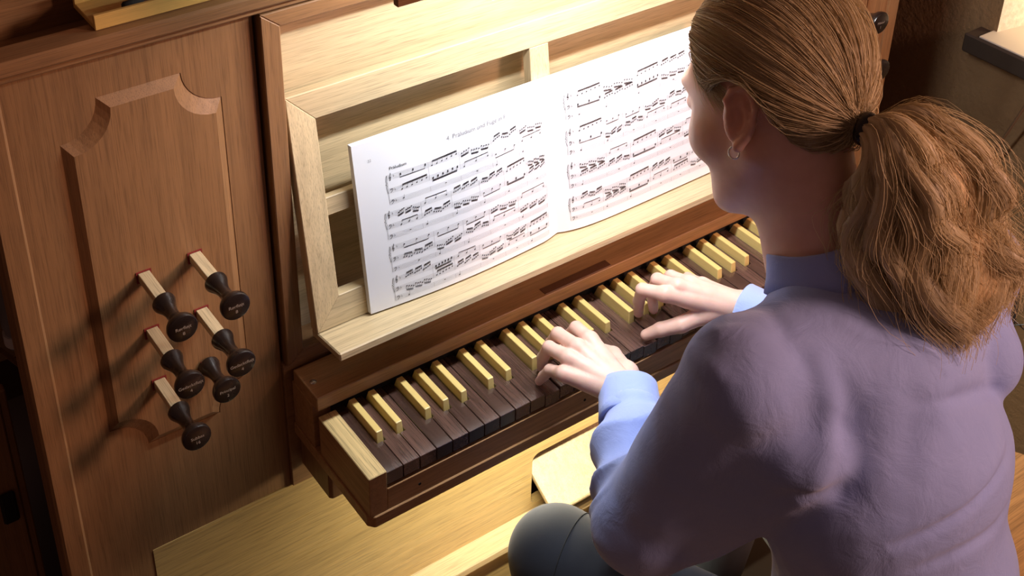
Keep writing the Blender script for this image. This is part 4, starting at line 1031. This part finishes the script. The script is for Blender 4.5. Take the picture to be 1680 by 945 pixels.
# smooth wavy locks give the volume, thin strands the texture
CL, _, _ = pony(NCL*1, NCL, 5, .0005, .93, 0.0, order=True)
tint_ = np.clip(.30+.55*np.random.default_rng(21).random(NCL), 0, 1)
LV = []; LQ = []; LC = []; nk = 14; base_i = 0
ca_, cb_ = np.array([.54, .43, .255]), np.array([.97, .88, .64])
for q_ in range(NCL):
    Cq = CL[q_]; T_ = np.gradient(Cq, axis=0); T_ /= np.linalg.norm(T_, axis=1)[:, None]; U_ = Ug-(np.sum(Ug*T_, 1))[:, None]*T_; U_ /= np.linalg.norm(U_, axis=1)[:, None]; B_ = np.cross(T_, U_)
    rr_ = np.interp(tt, [0, .05, .22, .6, .85, .97, 1], [.002, .0035, .0095, .0125, .0105, .004, .0008])*rng.uniform(.85, 1.2); tw0 = rng.uniform(0, 6.28); sq_ = rng.uniform(.5, .8); st_ = rng.normal(0, .13, nk)
    for j in range(mp_):
        for i in range(nk):
            a = 2*math.pi*i/nk+tw0+1.2*tt[j]; g_ = 1+.10*math.sin(3*a+q_)
            LV.append(Cq[j]+rr_[j]*g_*(math.cos(a)*U_[j]+sq_*math.sin(a)*B_[j])); l_ = min(1, max(0, tint_[q_]+st_[i])); LC.append(ca_*(1-l_)+cb_*l_)
    for j in range(mp_-1):
        for i in range(nk): LQ.append((base_i+j*nk+i, base_i+j*nk+(i+1) % nk, base_i+(j+1)*nk+(i+1) % nk, base_i+(j+1)*nk+i))
    base_i += nk*mp_
lm_ = np_mesh('ponytail_locks', np.array(LV), np.array(LQ)); vcol(lm_, 'hair', np.array(LC)); lo_k = mobj('ponytail_locks', lm_, M['hair'], hc_); lo_k['kind'] = 'stuff'
C_, Wd, lt = pony(5200, NCL, 5, .00042, .93, .0062)
C2, W2, lt2 = pony(600, 120, 9, .00026, 1.08, .008, .016)
C_ = np.concatenate([C_, C2]); Wd = np.concatenate([Wd, W2]); lt = np.clip(np.concatenate([lt, lt2])+.12, 0, 1)
hv, hq = strands(C_, Wd); hm = np_mesh('ponytail', hv, hq); vcol(hm, 'hair', hair_cols(len(C_), mp_, 3, lt))
pt_ = mobj('ponytail', hm, M['hair'], hc_); pt_['label'] = 'wavy loose blond ponytail hanging down the back'
V = []; F = []; nn = 20
for j in range(mp_):
    for i in range(nn):
        a = 2*math.pi*i/nn; V.append(PG[j]+Ug[j]*RA[j]*.80*math.cos(a)*(1 if j < mp_-3 else .7)+Vg[j]*RB[j]*.80*math.sin(a)*(1 if j < mp_-3 else .7))
for j in range(mp_-1):
    for i in range(nn): F.append((j*nn+i, j*nn+(i+1) % nn, (j+1)*nn+(i+1) % nn, (j+1)*nn+i))
F.append(tuple(range(nn))[::-1]); F.append(tuple((mp_-1)*nn+i for i in range(nn)))
mobj('ponytail_core', pm('ponytail_core', V, F, True), M['hairbase'], hc_)
# stray hairs round the head
# hair tie
tdir = PG[3]-PG[0]; tdir /= np.linalg.norm(tdir); e1 = np.cross(tdir, V3(0, 0, 1)); e1 /= np.linalg.norm(e1); e2 = np.cross(tdir, e1)
ctr = PG[1]*.8+PG[0]*.2
tm = []
V = []; F = []; n1, n2 = 36, 10
for i in range(n1):
    a = 2*math.pi*i/n1; dr = e1*math.cos(a)+e2*math.sin(a)
    for j in range(n2):
        b = 2*math.pi*j/n2; V.append(ctr+dr*(.0135+.0042*math.cos(b))+tdir*.0075*math.sin(b))
for i in range(n1):
    for j in range(n2): F.append((i*n2+j, ((i+1) % n1)*n2+j, ((i+1) % n1)*n2+(j+1) % n2, i*n2+(j+1) % n2))
ht = mobj('hair_tie', pm('hair_tie', V, F, True), plain('black_elastic', (.010, .009, .010), .3), person); ht['label'] = 'shiny black hair tie'
# hoop earring
lob = hw(-.002, .0795, -.0375); er = .0062; ring_ = [lob+HM@V3(er*math.cos(a)*.9, .0015*math.cos(a), -er+er*math.sin(a)) for a in np.linspace(0, 2*math.pi, 36, endpoint=False)]
e_ = mobj('earring', tube('earring', ring_, .0010, 8, True), M['silver'], person); e_['label'] = 'small silver hoop earring'
print('hair', _t.time()-_t0)
